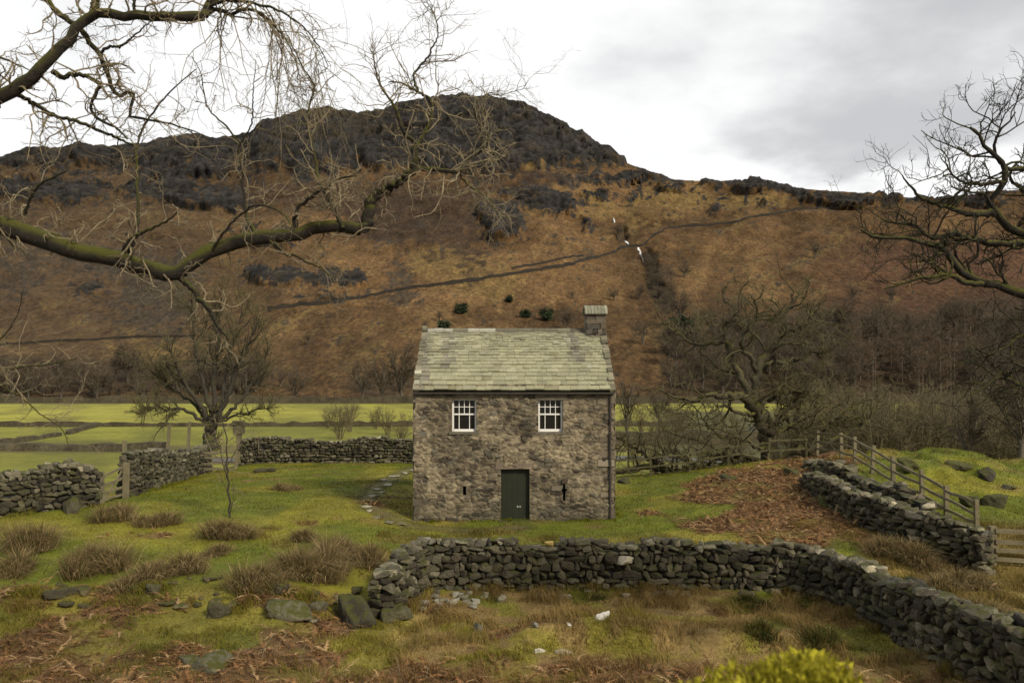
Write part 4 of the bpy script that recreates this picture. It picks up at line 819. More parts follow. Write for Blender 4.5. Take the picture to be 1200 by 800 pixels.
# --- the oak outside the right edge
rng = np.random.default_rng(22)
QX, QY = 11.2, 14.2; qz = float(G(QX, QY))
def lim(pix, Ys, dia): return limb(pix, Ys, [d * 1.4 for d in dia], 30, .02, rng)
tp, _, _ = catmull([(QX + .1, QY, qz - .4), (QX, QY, qz + 1.5), (QX - .15, QY, qz + 3.2), (QX + .1, QY + .1, qz + 5), (QX + .3, QY, qz + 6.6), (QX + .2, QY + .3, qz + 8.4)], 30)
RT = [(tp, np.interp(np.linspace(0, 1, 30), [0, .08, .6, 1], [.75, .52, .36, .10])),
      lim([(1390, 385), (1330, 372), (1260, 358), (1200, 345), (1171, 337), (1148, 332), (1124, 316), (1113, 300), (1104, 290), (1092, 287), (1080, 287), (1067, 280), (1052, 279), (1036, 279), (1022, 275), (1008, 268)], [14.2, 13.6, 13.2], [.24, .18, .14, .11, .08, .05, .025]),
      lim([(1150, 333), (1137, 333), (1121, 326), (1107, 321), (1087, 325), (1075, 327), (1063, 330), (1050, 334), (1036, 338)], [13.6, 13.3], [.07, .05, .035, .014]),
      lim([(1400, 250), (1330, 280), (1260, 285), (1200, 285), (1180, 286), (1165, 286), (1150, 282), (1137, 279), (1117, 275), (1103, 278), (1090, 279), (1078, 270), (1070, 260), (1052, 262), (1036, 258)], [14.2, 13.8, 13.5], [.20, .14, .10, .07, .05, .015]),
      lim([(1400, 225), (1330, 262), (1260, 278), (1200, 273), (1182, 266), (1166, 249), (1161, 235), (1170, 224), (1178, 214), (1176, 200), (1175, 191), (1166, 182), (1157, 174), (1147, 160), (1137, 150)], [14.3, 14, 13.8], [.24, .18, .14, .10, .07, .03]),
      lim([(1168, 250), (1154, 251), (1141, 252), (1124, 248), (1112, 244), (1104, 242), (1090, 236), (1080, 232), (1070, 224), (1062, 214), (1058, 205)], [13.9, 13.6], [.08, .06, .045, .015]),
      lim([(1390, 160), (1300, 190), (1240, 196), (1200, 198), (1181, 197), (1170, 187), (1166, 172), (1170, 158), (1180, 145), (1190, 132)], [14.3, 14, 13.8], [.16, .12, .08, .05, .015]),
      lim([(1178, 214), (1162, 214), (1147, 215), (1130, 214), (1118, 206), (1110, 196), (1108, 184)], [13.9, 13.6], [.05, .035, .014]),
      lim([(1390, 200), (1300, 228), (1240, 232), (1205, 226), (1190, 216), (1183, 205), (1192, 190)], [14.4, 14.2], [.12, .08, .03]),
      lim([(1113, 300), (1116, 312), (1108, 326), (1096, 316), (1089, 305), (1082, 295), (1080, 288)], [13.5, 13.4], [.03, .02, .012]),
      lim([(1380, 440), (1300, 455), (1240, 458), (1200, 452), (1180, 443), (1165, 446), (1150, 457), (1134, 462)], [14.2, 13.8, 13.5], [.10, .07, .05, .015]),
      lim([(1380, 400), (1300, 400), (1240, 396), (1200, 393), (1178, 408), (1160, 414), (1144, 409)], [14.2, 13.8, 13.5], [.08, .06, .04, .012]),
      lim([(1250, 462), (1215, 440), (1195, 428), (1180, 424), (1162, 425)], [13.8, 13.6], [.05, .03, .012])]
sp = [dict(k=0, per_m=3.4, len=.95, abs=True, n=8, wig=.30, trop=(-.04, 0, .05), ang=52, angs=18, rr=.5, rmin=.013, rmax=.028, tip=.4, t0=.3),
      dict(k=6, len=.46, n=6, wig=.34, trop=(0, 0, .04), ang=50, angs=16, rr=.65, rmin=.008, rmax=.013, tip=.5, t0=.2),
      dict(k=5, len=.46, n=4, wig=.34, trop=(0, 0, .05), ang=48, angs=15, rr=.75, rmin=.0045, rmax=.008, tip=.55, t0=.2)]
build_tree('overhanging_oak', 'dark mossy oak reaching its crooked limbs in from the right edge', 'tree', (QX, QY, qz), RT, sp, m_oak, m_darktwig, None, 2, rng, (9, 5, 3, 3, 3))
# --- the leaning oak right of the house
rng = np.random.default_rng(23)
Yo = 39.5; oz = float(G(12.05, Yo))
def lim(pix, Ys, dia): return limb(pix, [Yo + y for y in Ys], dia, 30, .05, rng)
OK_ = [lim([(905, 552), (904, 540), (902, 525), (898, 505), (893, 491), (887, 480), (880, 472)], [0, 0], [1.25, .95, .80, .78, .72, .62]),
       lim([(884, 478), (874, 466), (865, 463), (855, 464), (843, 464), (832, 462), (822, 467), (810, 469), (795, 466), (780, 460)], [0, -1.5], [.48, .34, .24, .18, .07]),
       lim([(882, 476), (884, 460), (888, 440), (892, 425), (902, 412), (913, 400), (918, 386), (920, 370), (928, 356), (926, 342)], [0, .8], [.50, .40, .34, .24, .08]),
       lim([(884, 470), (872, 450), (864, 434), (856, 418), (853, 404), (838, 400), (822, 404), (811, 402), (801, 393), (790, 392)], [0, 1.2], [.40, .32, .26, .16, .05]),
       lim([(856, 415), (850, 395), (852, 380), (862, 366), (850, 352), (846, 340)], [.6, 1.2], [.22, .16, .12, .05]),
       lim([(889, 440), (880, 420), (868, 405), (872, 390), (884, 375), (886, 360), (880, 345)], [.2, -1], [.26, .2, .14, .05]),
       lim([(892, 428), (908, 424), (924, 425), (940, 420), (950, 412), (962, 415), (975, 408)], [.2, -1], [.24, .18, .12, .04]),
       lim([(918, 390), (930, 388), (944, 380), (952, 370), (950, 356)], [.6, 0], [.16, .1, .04]),
       lim([(900, 470), (914, 462), (926, 456), (936, 460), (950, 452)], [0, -1], [.2, .14, .04]),
       lim([(888, 482), (868, 484), (850, 474), (838, 480), (820, 492), (806, 488)], [0, -2], [.2, .14, .05]),
       lim([(904, 538), (918, 534), (934, 529), (949, 525), (968, 520), (987, 511), (1002, 502), (1018, 490), (1030, 478)], [0, -.6], [.34, .28, .22, .16, .05]),
       lim([(905, 520), (914, 505), (926, 500), (936, 488), (948, 478), (960, 470), (968, 458)], [0, .8], [.24, .2, .14, .04]),
       lim([(950, 525), (958, 510), (972, 498), (984, 484), (1000, 478), (1010, 468)], [-.3, 0], [.16, .12, .04]),
       lim([(926, 500), (922, 484), (930, 470), (942, 462), (948, 448)], [.3, -.5], [.14, .1, .04])]
def oakspec(m): return [dict(k=11 * m, len=.42, n=8, wig=.32, trop=(0, 0, .05), ang=50, angs=16, rr=.5, rmin=.032, rmax=.11, tip=.35, t0=.25),
      dict(k=10 * m, len=.44, n=6, wig=.34, trop=(0, 0, .04), ang=48, angs=16, rr=.55, rmin=.016, rmax=.032, tip=.45, t0=.15),
      dict(k=6.5 * m, len=.48, n=4, wig=.32, trop=(0, 0, .03), ang=46, angs=15, rr=.65, rmin=.010, rmax=.014, tip=.6, t0=.15)]
build_tree('oak_tree', 'wide bare oak with a leaning mossy trunk behind the rail fence, right of the house', 'tree', (12.05, Yo, oz), OK_, oakspec(1), m_oak2, m_oaktwig, None, 2, rng, (10, 5, 3, 3, 3))
# --- fallen limbs on the bank
rng = np.random.default_rng(24); Yo = 39.2
FT = [lim([(898, 548), (884, 545), (867, 538), (850, 545), (829, 551), (810, 549), (792, 552), (772, 548), (760, 546), (740, 549), (716, 553)], [-.2, 1.], [.42, .40, .36, .30, .22]),
      lim([(790, 552), (775, 545), (762, 538), (752, 530), (741, 523), (732, 522), (723, 527)], [.5, .3], [.26, .20, .14, .05]),
      lim([(741, 523), (730, 515), (722, 512)], [.3, .2], [.10, .07, .04]),
      lim([(893, 543), (872, 534), (852, 536), (836, 540), (826, 550)], [-.3, .3], [.24, .2, .14]),
      lim([(860, 540), (845, 530), (828, 532), (812, 524), (800, 528)], [-.5, -1], [.18, .12, .05]),
      lim([(820, 551), (806, 540), (790, 536), (776, 528), (770, 516)], [0, -.5], [.18, .12, .04]),
      lim([(868, 556), (846, 559), (820, 560), (800, 558), (780, 562)], [-1.5, -1.2], [.2, .18, .1]),
      lim([(800, 470), (815, 478), (830, 500), (846, 512), (862, 512), (880, 520), (895, 528)], [-1, 0], [.04, .1, .2])]
build_tree('fallen_tree', 'mossy fallen limbs lying along the bank between the house and the oak', 'fallen tree', (7.5, 39.4, float(G(7.5, 39.4))), FT, [dict(k=14, len=.40, n=7, wig=.3, trop=(0, 0, .09), ang=55, rr=.5, rmin=.028, rmax=.07, tip=.35, t0=.1), dict(k=8, len=.45, n=5, wig=.3, trop=(0, 0, .06), ang=48, rr=.55, rmin=.012, rmax=.02, tip=.5, t0=.15)], m_oak2, m_oaktwig, None, 2, rng)
# --- the bare tree by the back wall on the left
rng = np.random.default_rng(25); Yo = 47.6
def lim(pix, Ys, dia): return limb(pix, [Yo + y for y in Ys], dia, 24, .04, rng)
_lim = lim
def lim(pix, Ys, dia): return _lim(pix, Ys, [d * .74 for d in dia])
HT = [lim([(246, 530), (246, 515), (247, 500), (249, 487)], [0, 0], [1.3, .98, .9, .85]),
      lim([(244, 492), (238, 482), (232, 470), (222, 458), (212, 440), (204, 420), (196, 400)], [0, -.8], [.5, .34, .24, .16, .05]),
      lim([(250, 490), (252, 470), (250, 450), (252, 425), (256, 400), (252, 375), (258, 352)], [0, .3], [.5, .36, .28, .18, .05]),
      lim([(248, 488), (242, 465), (236, 440), (230, 415), (226, 390), (228, 365), (222, 350)], [0, .8], [.4, .3, .22, .14, .04]),
      lim([(254, 488), (264, 472), (272, 450), (280, 430), (288, 408), (298, 388), (304, 370)], [0, -.6], [.45, .32, .24, .16, .05]),
      lim([(256, 492), (270, 482), (282, 468), (294, 452), (304, 432), (312, 415), (320, 402)], [0, .6], [.36, .26, .18, .12, .04]),
      lim([(240, 494), (226, 486), (212, 478), (198, 480), (184, 477), (172, 480), (162, 482)], [0, -1], [.3, .22, .14, .04]),
      lim([(238, 488), (224, 470), (210, 462), (194, 448), (182, 432), (176, 420)], [0, .5], [.3, .2, .14, .04]),
      lim([(256, 480), (262, 455), (268, 425), (272, 398), (282, 372), (284, 352)], [0, 1], [.3, .22, .16, .04]),
      lim([(258, 494), (276, 486), (292, 484), (306, 478), (318, 480)], [0, -.6], [.22, .14, .04])]
build_tree('hawthorn_tree', 'upright bare tree with a short stout trunk growing at the corner of the back wall', 'tree', (-16.85, Yo, float(G(-16.85, Yo))), HT,
           [dict(k=20, len=.40, n=7, wig=.2, trop=(0, 0, .11), ang=38, angs=12, rr=.5, rmin=.03, rmax=.08, tip=.35, t0=.25), dict(k=10, len=.44, n=5, wig=.24, trop=(0, 0, .08), ang=38, rr=.55, rmin=.016, rmax=.026, tip=.5, t0=.12), dict(k=6, len=.5, n=4, wig=.24, trop=(0, 0, .05), ang=38, rr=.7, rmin=.010, rmax=.014, tip=.6, t0=.12)], m_bark, m_oaktwig, None, 2, rng)
# --- the thin sapling in the lawn
rng = np.random.default_rng(26); Yo = 26.6
SP = [lim([(268, 618), (268, 600), (269, 580), (267, 560), (265, 540), (266, 522), (262, 500), (258, 478)], [0, .1], [.10, .085, .07, .06, .03]),
      lim([(267, 560), (262, 546), (258, 530), (256, 512), (252, 505)], [0, -.3], [.045, .035, .02]), lim([(266, 545), (274, 532), (280, 520), (284, 508), (276, 500)], [0, .3], [.04, .03, .015]),
      lim([(269, 580), (262, 566), (259, 560), (255, 548)], [0, .2], [.03, .012]), lim([(268, 606), (272, 590), (274, 575), (271, 560)], [.1, .2], [.05, .03, .015])]
build_tree('sapling', 'thin lichen-covered sapling standing alone on the lawn in front of the hawthorn', 'sapling', P(268, 615, Yo), SP, [dict(k=8, len=.36, n=7, wig=.32, trop=(0, 0, -.10), ang=55, rr=.5, rmin=.010, rmax=.02, tip=.5, t0=.3), dict(k=3, len=.4, n=5, wig=.3, trop=(0, 0, -.06), ang=50, rr=.7, rmin=.008, tip=.5, t0=.15)], m_bark, m_twig, None, 1, rng)
# ------------------------------------------------------------------ fences and gates
def post(parent, x, y, z0, h, w=.11, name='post', lean=(0, 0), mat=None):
    b = MB(); V = BOXS * np.array([w / 2, w / 2, .5]); V[:, 2] += .5; V = V * np.array([1, 1, h + .25]); V[:, :2] += V[:, 2:3] * np.array(lean) + RNG.normal(0, .004, (8, 2)); V += np.array([x, y, z0 - .25])
    b.add(V, BOXQ); return b.build(name, mat or m_timber, parent, colour=False)
def rail(parent, a, b_, w=.035, h=.09, name='rail', mat=None):
    a, b_ = np.array(a, float), np.array(b_, float); T = nrm(b_ - a); Nn = nrm(np.cross(T, [0, 0, 1])); U = np.cross(Nn, T); m = MB(); n = 4
    V = []
    for k in range(n + 1):
        c = a + (b_ - a) * k / n + U * RNG.normal(0, .012)
        for s, u in ((-1, -1), (1, -1), (1, 1), (-1, 1)): V.append(c + Nn * s * w / 2 + U * u * h / 2)
    Q = [[k * 4 + i, k * 4 + (i + 1) % 4, k * 4 + 4 + (i + 1) % 4, k * 4 + 4 + i] for k in range(n) for i in range(4)] + [[3, 2, 1, 0], [n * 4, n * 4 + 1, n * 4 + 2, n * 4 + 3]]
    m.add(V, Q); return m.build(name, mat or m_timber, parent, colour=False)
def fence(name, label, pts, hts, rails, rh=.09, mat=None, pw=.12):
    pts = np.array(pts); t = thing(name, label, 'fence', (pts[0, 0], pts[0, 1], float(G(*pts[0]))))
    zs = [float(G(x, y)) for x, y in pts]
    for (x, y), z, h in zip(pts, zs, hts): post(t, x, y, z, h + RNG.normal(0, .03), pw, 'post', RNG.normal(0, .03, 2), mat)
    for i in range(len(pts) - 1):
        d = nrm(np.array([pts[i + 1, 1] - pts[i, 1], pts[i, 0] - pts[i + 1, 0]])) * -.08
        for r in rails:
            rail(t, (pts[i, 0] + d[0], pts[i, 1] + d[1], zs[i] + r * hts[i] + RNG.normal(0, .02)), (pts[i + 1, 0] + d[0], pts[i + 1, 1] + d[1], zs[i + 1] + r * hts[i + 1] + RNG.normal(0, .02)), .045, rh, 'rail', mat)
    return t
fence('rail_fence', 'weathered three rail timber fence running down the edge of the green knoll', [(13.95, 25.6), (13.85, 27.2), (13.75, 28.6), (13.6, 30.4), (13.75, 32.6), (13.9, 34.6), (14.05, 36.4), (13.7, 38.3)], [.95, 1.0, 1.05, 1.12, 1.1, 1.1, 1.1, 1.1], (.88, .56, .26))
fence('rail_fence', 'weathered rail fence along the bank below the oak, right of the house', [(13.2, 38.2), (11.4, 38.0), (9.6, 37.9), (7.9, 37.9), (6.2, 38.0), (4.6, 38.2), (3.4, 38.4)], [1.0] * 7, (.86, .46), .065, m_oldrail, .095)
g = thing('plank_gate', 'low timber gate of four planks beside the stone wall head, at the right edge', 'gate', (12.75, 22.6, float(G(12.75, 22.6))))
gz = float(G(13.5, 22.6))
post(g, 12.72, 22.6, gz, 1.05, .16); post(g, 15.9, 22.3, gz, 1.1, .16)
for k, zz_ in enumerate((.2, .44, .68, .95)): rail(g, (12.75, 22.5, gz + zz_), (15.9, 22.2, gz + zz_ - .14), .04, .11, 'plank')
g = thing('small_gate', 'small weathered timber gate between the left wall head and the next wall', 'gate', (-14.1, 29.6, float(G(-14.1, 29.6))))
gz = float(G(-14.1, 29.9))
post(g, -14.05, 29.2, gz, 1.12, .15); post(g, -13.85, 30.6, gz, 1.28, .17, lean=(.01, 0))
for zz_, dz in ((.95, .16), (.66, .05), (.38, .02), (.15, 0)): rail(g, (-14.0, 29.25, gz + zz_), (-13.95, 30.55, gz + zz_ + dz), .04, .08, 'rail')
rail(g, (-14.02, 29.3, gz + .12), (-13.95, 30.5, gz + .98), .035, .07, 'brace')
h = thing('timber_hurdle', 'grey timber hurdle closing the gap beside the stout trunked bare tree', 'hurdle', (-15.6, 43.6, float(G(-15.6, 43.6))))
hz_ = float(G(-15.4, 43.6))
for x in (-16.05, -14.1): post(h, x, 43.6, hz_, 1.15, .12)
for zz_ in (.2, .5, .8, 1.05): rail(h, (-16.05, 43.52, hz_ + zz_), (-14.1, 43.52, hz_ + zz_), .04, .11)
for px, py, hp, Y, lb in ((82, 552, 16, 29.5, 'short timber post standing behind the left wall head'), (146, 530, 14, 33, 'pointed timber post above the wall end right of the small gate'), (193, 520, 22, 45, 'leaning timber post behind the mossy wall, nearer the small gate'), (217, 518, 24, 46.5, 'taller leaning timber post behind the mossy wall, nearer the bare tree')):
    q = P(px, py, Y); z0 = float(G(q[0], q[1])) ; t = thing('fence_post', lb, 'post', (q[0], q[1], z0)); post(t, q[0], q[1], z0, q[2] - z0 + hp * Y / F, .13, 'post', (.06 if px > 180 else 0, 0))
q = P(280, 520, 48.2); z0 = float(G(q[0], q[1])); t = thing('gatepost', 'square dark capped gatepost just right of the stout trunked bare tree', 'post', (q[0], q[1], z0))
post(t, q[0], q[1], z0, P(280, 508, 48.2)[2] - z0, .22); b = MB(); zc = P(280, 508, 48.2)[2]; b.box((q[0] - .28, q[1] - .25, zc), (q[0] + .28, q[1] + .25, zc + .72), jit=.02); b.build('cap', m_timber, t, colour=False)

# ------------------------------------------------------------------ walls far away
def farwall(name, label, pts, h, th, step=2.0, seed=0, cat='stone wall', mat=None, jag=.25, wander=0):
    pts = np.array(pts, float); seg = np.linalg.norm(np.diff(pts, axis=0), axis=1); s = np.concatenate([[0], np.cumsum(seg)]); n = max(4, int(s[-1] / step)); t = np.linspace(0, s[-1], n)
    q = np.stack([np.interp(t, s, pts[:, k]) for k in range(3)], -1); rng = np.random.default_rng(seed); q[:, :2] += rng.normal(0, wander, (n, 2))
    T = np.gradient(q[:, :2], axis=0); T = nrm(T); Nn = np.stack([T[:, 1], -T[:, 0]], -1)
    hh = h * (1 + jag * (rng.random(n) - .5) * 2) * (.8 + .4 * vnoise(t / 14, t * 0 + seed, 9)); V = []
    for sd, w, up in ((-1, 1, 0), (-1, .62, 1), (1, .62, 1), (1, 1, 0)):
        V.append(np.concatenate([q[:, :2] + Nn * (sd * w * th / 2) + rng.normal(0, th * .06, (n, 2)), (q[:, 2] + (hh if up else -h * .5))[:, None]], 1))
    V = np.stack(V, 1).reshape(-1, 3); i = np.arange(n - 1)[:, None] * 4
    Q = np.concatenate([i + np.array([k, k + 1, k + 5, k + 4])[None] for k in range(3)] + [np.array([[3, 2, 1, 0], [4 * n - 4, 4 * n - 3, 4 * n - 2, 4 * n - 1]])])
    o = mk(name, V, Q[:, ::-1], mat or m_farwall, None, None, False, q[n // 2]); return tag(o, label, cat)
def onhill(l): return [hill_xyz(a, b) for a, b in np.stack([np.interp(np.linspace(0, len(l) - 1, len(l) * 8), np.arange(len(l)), np.array(l)[:, k]) for k in (0, 1)], -1)]
farwall('fell_wall', 'long dark stone wall winding up across the fellside to the skyline', onhill([(312, 366), (340, 362), (372, 359), (400, 355), (430, 349), (460, 343), (490, 338), (520, 335), (560, 330), (600, 324), (640, 317), (670, 311), (700, 302), (718, 295), (734, 289), (752, 289), (762, 281), (780, 270), (800, 266), (830, 265), (862, 262), (884, 255), (905, 253), (930, 250), (960, 246), (975, 243), (1010, 245)]), 1.6, .8, 4, 3, jag=.3, wander=.4, mat=m_darkwall)
farwall('fell_wall', 'faint low wall crossing the lower left fellside below the grey scree', onhill([(-60, 407), (0, 406), (60, 402), (120, 399), (180, 396), (230, 396)]), 1.0, .9, 3, 4, mat=m_darkwall)
farwall('fell_wall', 'short faint wall line above the main fell wall, left of the beck', onhill([(600, 316), (640, 308), (684, 299)]), 1.0, 1.0, 3, 5, mat=m_darkwall)
False and farwall('fell_wall', 'faint thin wall line below the main fell wall, above the right-hand wood', onhill([(860, 281), (900, 283), (940, 278), (982, 271), (1010, 270)]), 1.2, 1.4, 3, 6)
farwall('field_wall', 'long straight dry stone wall between the two bright valley fields', [(-110, 129, -3), (-60, 130, -3), (-10, 130.5, -3), (30, 131, -3)], .72, .9, 1.1, 7)
farwall('field_wall', 'low brown banked wall along the near edge of the valley fields, left of the bare tree', [(-75, 92, -3), (-52, 89, -3), (-36, 88, -3)], .75, 2.4, 1.2, 8, jag=.15)
farwall('field_wall', 'grey field wall slanting across the left valley field, from the frame edge to a gap', [(-58, 94, -3), (-57.5, 101, -3), (-58.4, 110, -3)], .55, .9, .7, 9)
farwall('field_wall', 'pale topped grey field wall continuing up the left valley field beyond the gap', [(-58.6, 112.5, -3), (-60.5, 119, -3), (-63, 129, -3)], .55, .9, .7, 10)
farwall('field_wall', 'dark field wall at the foot of the fell behind the far valley field', [(-190, 242, -3), (-100, 243, -3), (-20, 243, -3), (60, 243, -3), (150, 242, -3), (250, 240, -3)], 1.8, 2.2, 2, 11)
farwall('field_wall', 'dark field wall beyond the river, between the house and the oak', [(10, 96, -3), (22, 97, -3), (34, 99, -3)], 1.6, 1.6, 1.1, 12)
# ------------------------------------------------------------------ water
def ribbon(name, pts, w, mat, z=None, n=60):
    p, s, t = catmull(pts, n); T = nrm(np.gradient(p, axis=0)); Nn = nrm(np.cross(T, [0, 0, 1.])); k = np.linspace(0, 1, len(w)); wv = np.interp(np.linspace(0, 1, n), k, w)[:, None] * (.8 + .4 * np.random.default_rng(4).random((n, 1)))
    V = np.stack([p - Nn * wv / 2, p + Nn * wv / 2], 1).reshape(-1, 3); i = np.arange(n - 1)[:, None] * 2; Q = i + np.array([0, 1, 3, 2]); return mk(name, V, Q[:, ::-1], mat, None, None, True)
riv = ribbon('river', [(-30, 78, -2.95), (0, 80, -2.95), (9, 80.5, -2.95), (15, 79, -2.95), (20, 77, -2.95), (28, 79, -2.95), (34, 90, -2.95), (34, 108, -2.95), (36, 124, -2.95), (44, 140, -2.95), (70, 150, -2.95)], [3, 3.2, 3.6, 3.4, 3.2, 3, 3, 3], m_river); tag(riv, kind='structure')
def fall(label, l, w, seed):
    p = np.array([hill_xyz(a, b) for a, b in l]); p[:, 1] -= 1.5; n = 24; q, s, t = catmull(p, n); rng = np.random.default_rng(seed); V = []
    for k in range(n):
        ww = w * (.5 + rng.random()) * (.55 + .45 * math.sin(3.1 * k / n + .3)); dx = rng.normal(0, w * .18)
        for a in (-1, -.4, .4, 1): V.append(q[k] + np.array([a * ww / 2 + dx, -.9 * (1 - a * a) + rng.normal(0, .1), rng.normal(0, .15)]))
    i = np.arange(n - 1)[:, None] * 4; Q = np.concatenate([i + np.array([k, k + 1, k + 5, k + 4]) for k in range(3)]); o = mk('waterfall', V, Q, m_foam, None, None, True, p[0]); tag(o, label, 'waterfall')
fall('white waterfall of the beck just below the fell wall', [(747, 291), (750, 295), (751, 299), (754, 303)], 1.5, 1)
fall('short white waterfall of the beck just above the fell wall', [(733, 279), (734, 283), (737, 287)], 1.5, 2)
fall('tiny highest white water of the beck above the dark gully bushes', [(719, 255), (720, 260)], 1.1, 3)

# ------------------------------------------------------------------ trees, bushes and woods in the distance
def proto(kind, seed):
    rng = np.random.default_rng(seed); H = 10.; lim_ = []
    if kind == 'round':
        top = 3.6 + rng.random(); lim_.append((catmull([(0, 0, -.6), (rng.normal(0, .1), 0, 1.4), (rng.normal(0, .2), rng.normal(0, .2), top), (rng.normal(0, .4), rng.normal(0, .4), 7.5)], 14)[0], np.linspace(.30, .08, 14)))
        for k in range(7):
            a = k * 2.4 + rng.random(); r = rng.uniform(1.6, 3.4); z0 = rng.uniform(1.2, 4.6); z1 = rng.uniform(4.0, 9.4)
            lim_.append((catmull([(0, 0, z0), (math.cos(a) * r * .4, math.sin(a) * r * .4, z0 + (z1 - z0) * .4), (math.cos(a) * r, math.sin(a) * r, z1)], 14)[0], np.linspace(.16, .05, 14)))
        sp = [dict(k=9, len=.5, n=5, wig=.2, trop=(0, 0, .06), ang=42, rr=.6, rmin=.045, rmax=.07, tip=.5, t0=.25), dict(k=7, len=.5, n=3, wig=.22, trop=(0, 0, .05), ang=40, rr=.7, rmin=.026, rmax=.04, tip=.6, t0=.1), dict(k=2.5, len=.55, n=2, wig=.2, ang=38, rr=.8, rmin=.018, rmax=.026, tip=.7, t0=.1)]
        tw = m_fartwig
    elif kind == 'larch':
        lim_.append((catmull([(0, 0, -.6), (rng.normal(0, .05), 0, 4), (rng.normal(0, .1), 0, 8), (0, 0, 11.2)], 16)[0], np.linspace(.20, .03, 16)))
        sp = [dict(k=64, len=.22, n=4, wig=.12, trop=(0, 0, .03), ang=78, angs=10, rr=.6, rmin=.03, rmax=.045, tip=.5, t0=.14, tp=.75), dict(k=7, len=.42, n=2, wig=.2, trop=(0, 0, -.1), ang=45, rr=.7, rmin=.02, rmax=.03, tip=.7, t0=.1)]; tw = m_larch
    else:                       # scrub: many stems from the ground
        for k in range(9):
            a = k * 2.4 + rng.random(); r = rng.uniform(.6, 2.2); z1 = rng.uniform(3.0, 5.2)
            lim_.append((catmull([(math.cos(a) * .2, math.sin(a) * .2, -.4), (math.cos(a) * r * .5, math.sin(a) * r * .5, z1 * .45), (math.cos(a) * r * 1.1, math.sin(a) * r * 1.1, z1)], 12)[0], np.linspace(.075, .02, 12)))
        sp = [dict(k=9, len=.42, n=5, wig=.26, trop=(0, 0, .06), ang=42, rr=.6, rmin=.018, rmax=.03, tip=.5, t0=.2), dict(k=8, len=.45, n=4, wig=.26, trop=(0, 0, .05), ang=42, rr=.7, rmin=.010, rmax=.014, tip=.6, t0=.1), dict(k=2, len=.5, n=2, wig=.2, ang=40, rr=.8, rmin=.008, rmax=.010, tip=.7)]; tw = m_scrub
    lp, lr = pad(lim_, 0); cur = (lp, lr); thin = []
    for s in sp: cur = grow(cur[0], cur[1], s, rng); thin.append((cur[0], cur[1], 3))
    V, Q = tubes([(lp, lr, 5)]); a = mesh_data('trunk', V, Q, m_fartrunk if kind != 'scrub' else m_scrub)
    V, Q = tubes(thin); b = mesh_data('crown', V, Q, tw)
    return a, b
def leafball(seed, n=1500, mat=None, size=.16):
    """dense evergreen bush: stem plus leaf faces through an uneven volume"""
    rng = np.random.default_rng(seed); d = nrm(rng.normal(size=(n, 3))); r = rng.random(n) ** .5 * (.15 + 1.6 * fbm(d[:, 0] * 1.7 + 9, d[:, 1] * 1.7 + d[:, 2] * 2.1, 3, seed)); c = d * r[:, None] * np.array([1, 1, 1.05]) * .75 + np.array([[0, 0, .7], [.5, .1, .75], [-.45, .2, .9], [.1, -.3, 1.45], [-.2, .4, 1.2]])[rng.integers(0, 5, n)]
    a = nrm(rng.normal(size=(n, 3))); b = nrm(np.cross(a, rng.normal(size=(n, 3)))); s = size * rng.uniform(.6, 1.3, (n, 1))
    V = np.stack([c - a * s - b * s * .5, c + a * s, c - a * s * .2 + b * s * .8], 1).reshape(-1, 3); T = np.arange(3 * n).reshape(-1, 3)
    V2, Q2 = tubes([(catmull([(0, 0, -.3), (.05, 0, .4), (0, .05, 1.1)], 6)[0][None], np.linspace(.12, .05, 6)[None], 5)])
    return mesh_data('stem', V2, Q2, m_fartrunk), mesh_data('foliage', V, T, mat or m_holly, None, False)
PROT = {}
for kind, ns in (('round', 9), ('larch', 4), ('scrub', 5)): PROT[kind] = [proto(kind, 500 + 7 * i) for i in range(ns)]
PROT['holly'] = [leafball(60 + i) for i in range(2)]
def plant(kind, pos, sc, label, group=None, name=None, cat='tree', rng=RNG, sx=1.0):
    a, b = PROT[kind][rng.integers(0, len(PROT[kind]))]
    t = thing(name or {'round': 'bare_tree', 'larch': 'larch_tree', 'scrub': 'bare_shrub', 'holly': 'evergreen_bush'}[kind], label, cat, pos, group); t.rotation_euler = (0, 0, rng.uniform(0, 6.28)); t.scale = (sc * sx, sc * sx, sc)
    for me in (a, b):
        o = bpy.data.objects.new(me.name.split('.')[0], me); COLL.objects.link(o); o.parent = t
    return t
rw = np.random.default_rng(77)
def hp(px, py): return hill_xyz(px, py, .3)
# the wood on the right: larches low down, broadleaves over and beside them
cnt = 0
while cnt < 185:
    px = rw.uniform(925, 1420); py = 469 - 78 * rw.random() ** 1.15
    lim_top = np.interp(px, [925, 960, 1000, 1100, 1200, 1420], [425, 402, 398, 404, 396, 392])
    if py < lim_top: continue
    q = hp(px, py); lar = (1000 < px < 1140 and py > 425 and rw.random() < .75); hpx = rw.uniform(46, 66) if lar else rw.uniform(38, 60)
    plant('larch' if lar else 'round', q, hpx * q[1] / F / 10.5, 'reddish bare larch in the dense wood at the foot of the fell' if lar else 'grey bare broadleaf tree in the dense wood at the foot of the fell', 'larches in the right-hand wood' if lar else 'broadleaf trees in the right-hand wood', rng=rw, sx=1.0 if lar else 1.1); cnt += 1
cnt = 0
while cnt < 62:
    px = rw.uniform(772, 945); py = 468 - 85 * rw.random()
    if py < np.interp(px, [770, 800, 860, 945], [425, 372, 385, 400]): continue
    q = hp(px, py); plant('round', q, rw.uniform(30, 50) * q[1] / F / 10, 'bare grey tree on the slope behind the leaning oak, below the beck gully', 'trees on the slope behind the oak', rng=rw); cnt += 1
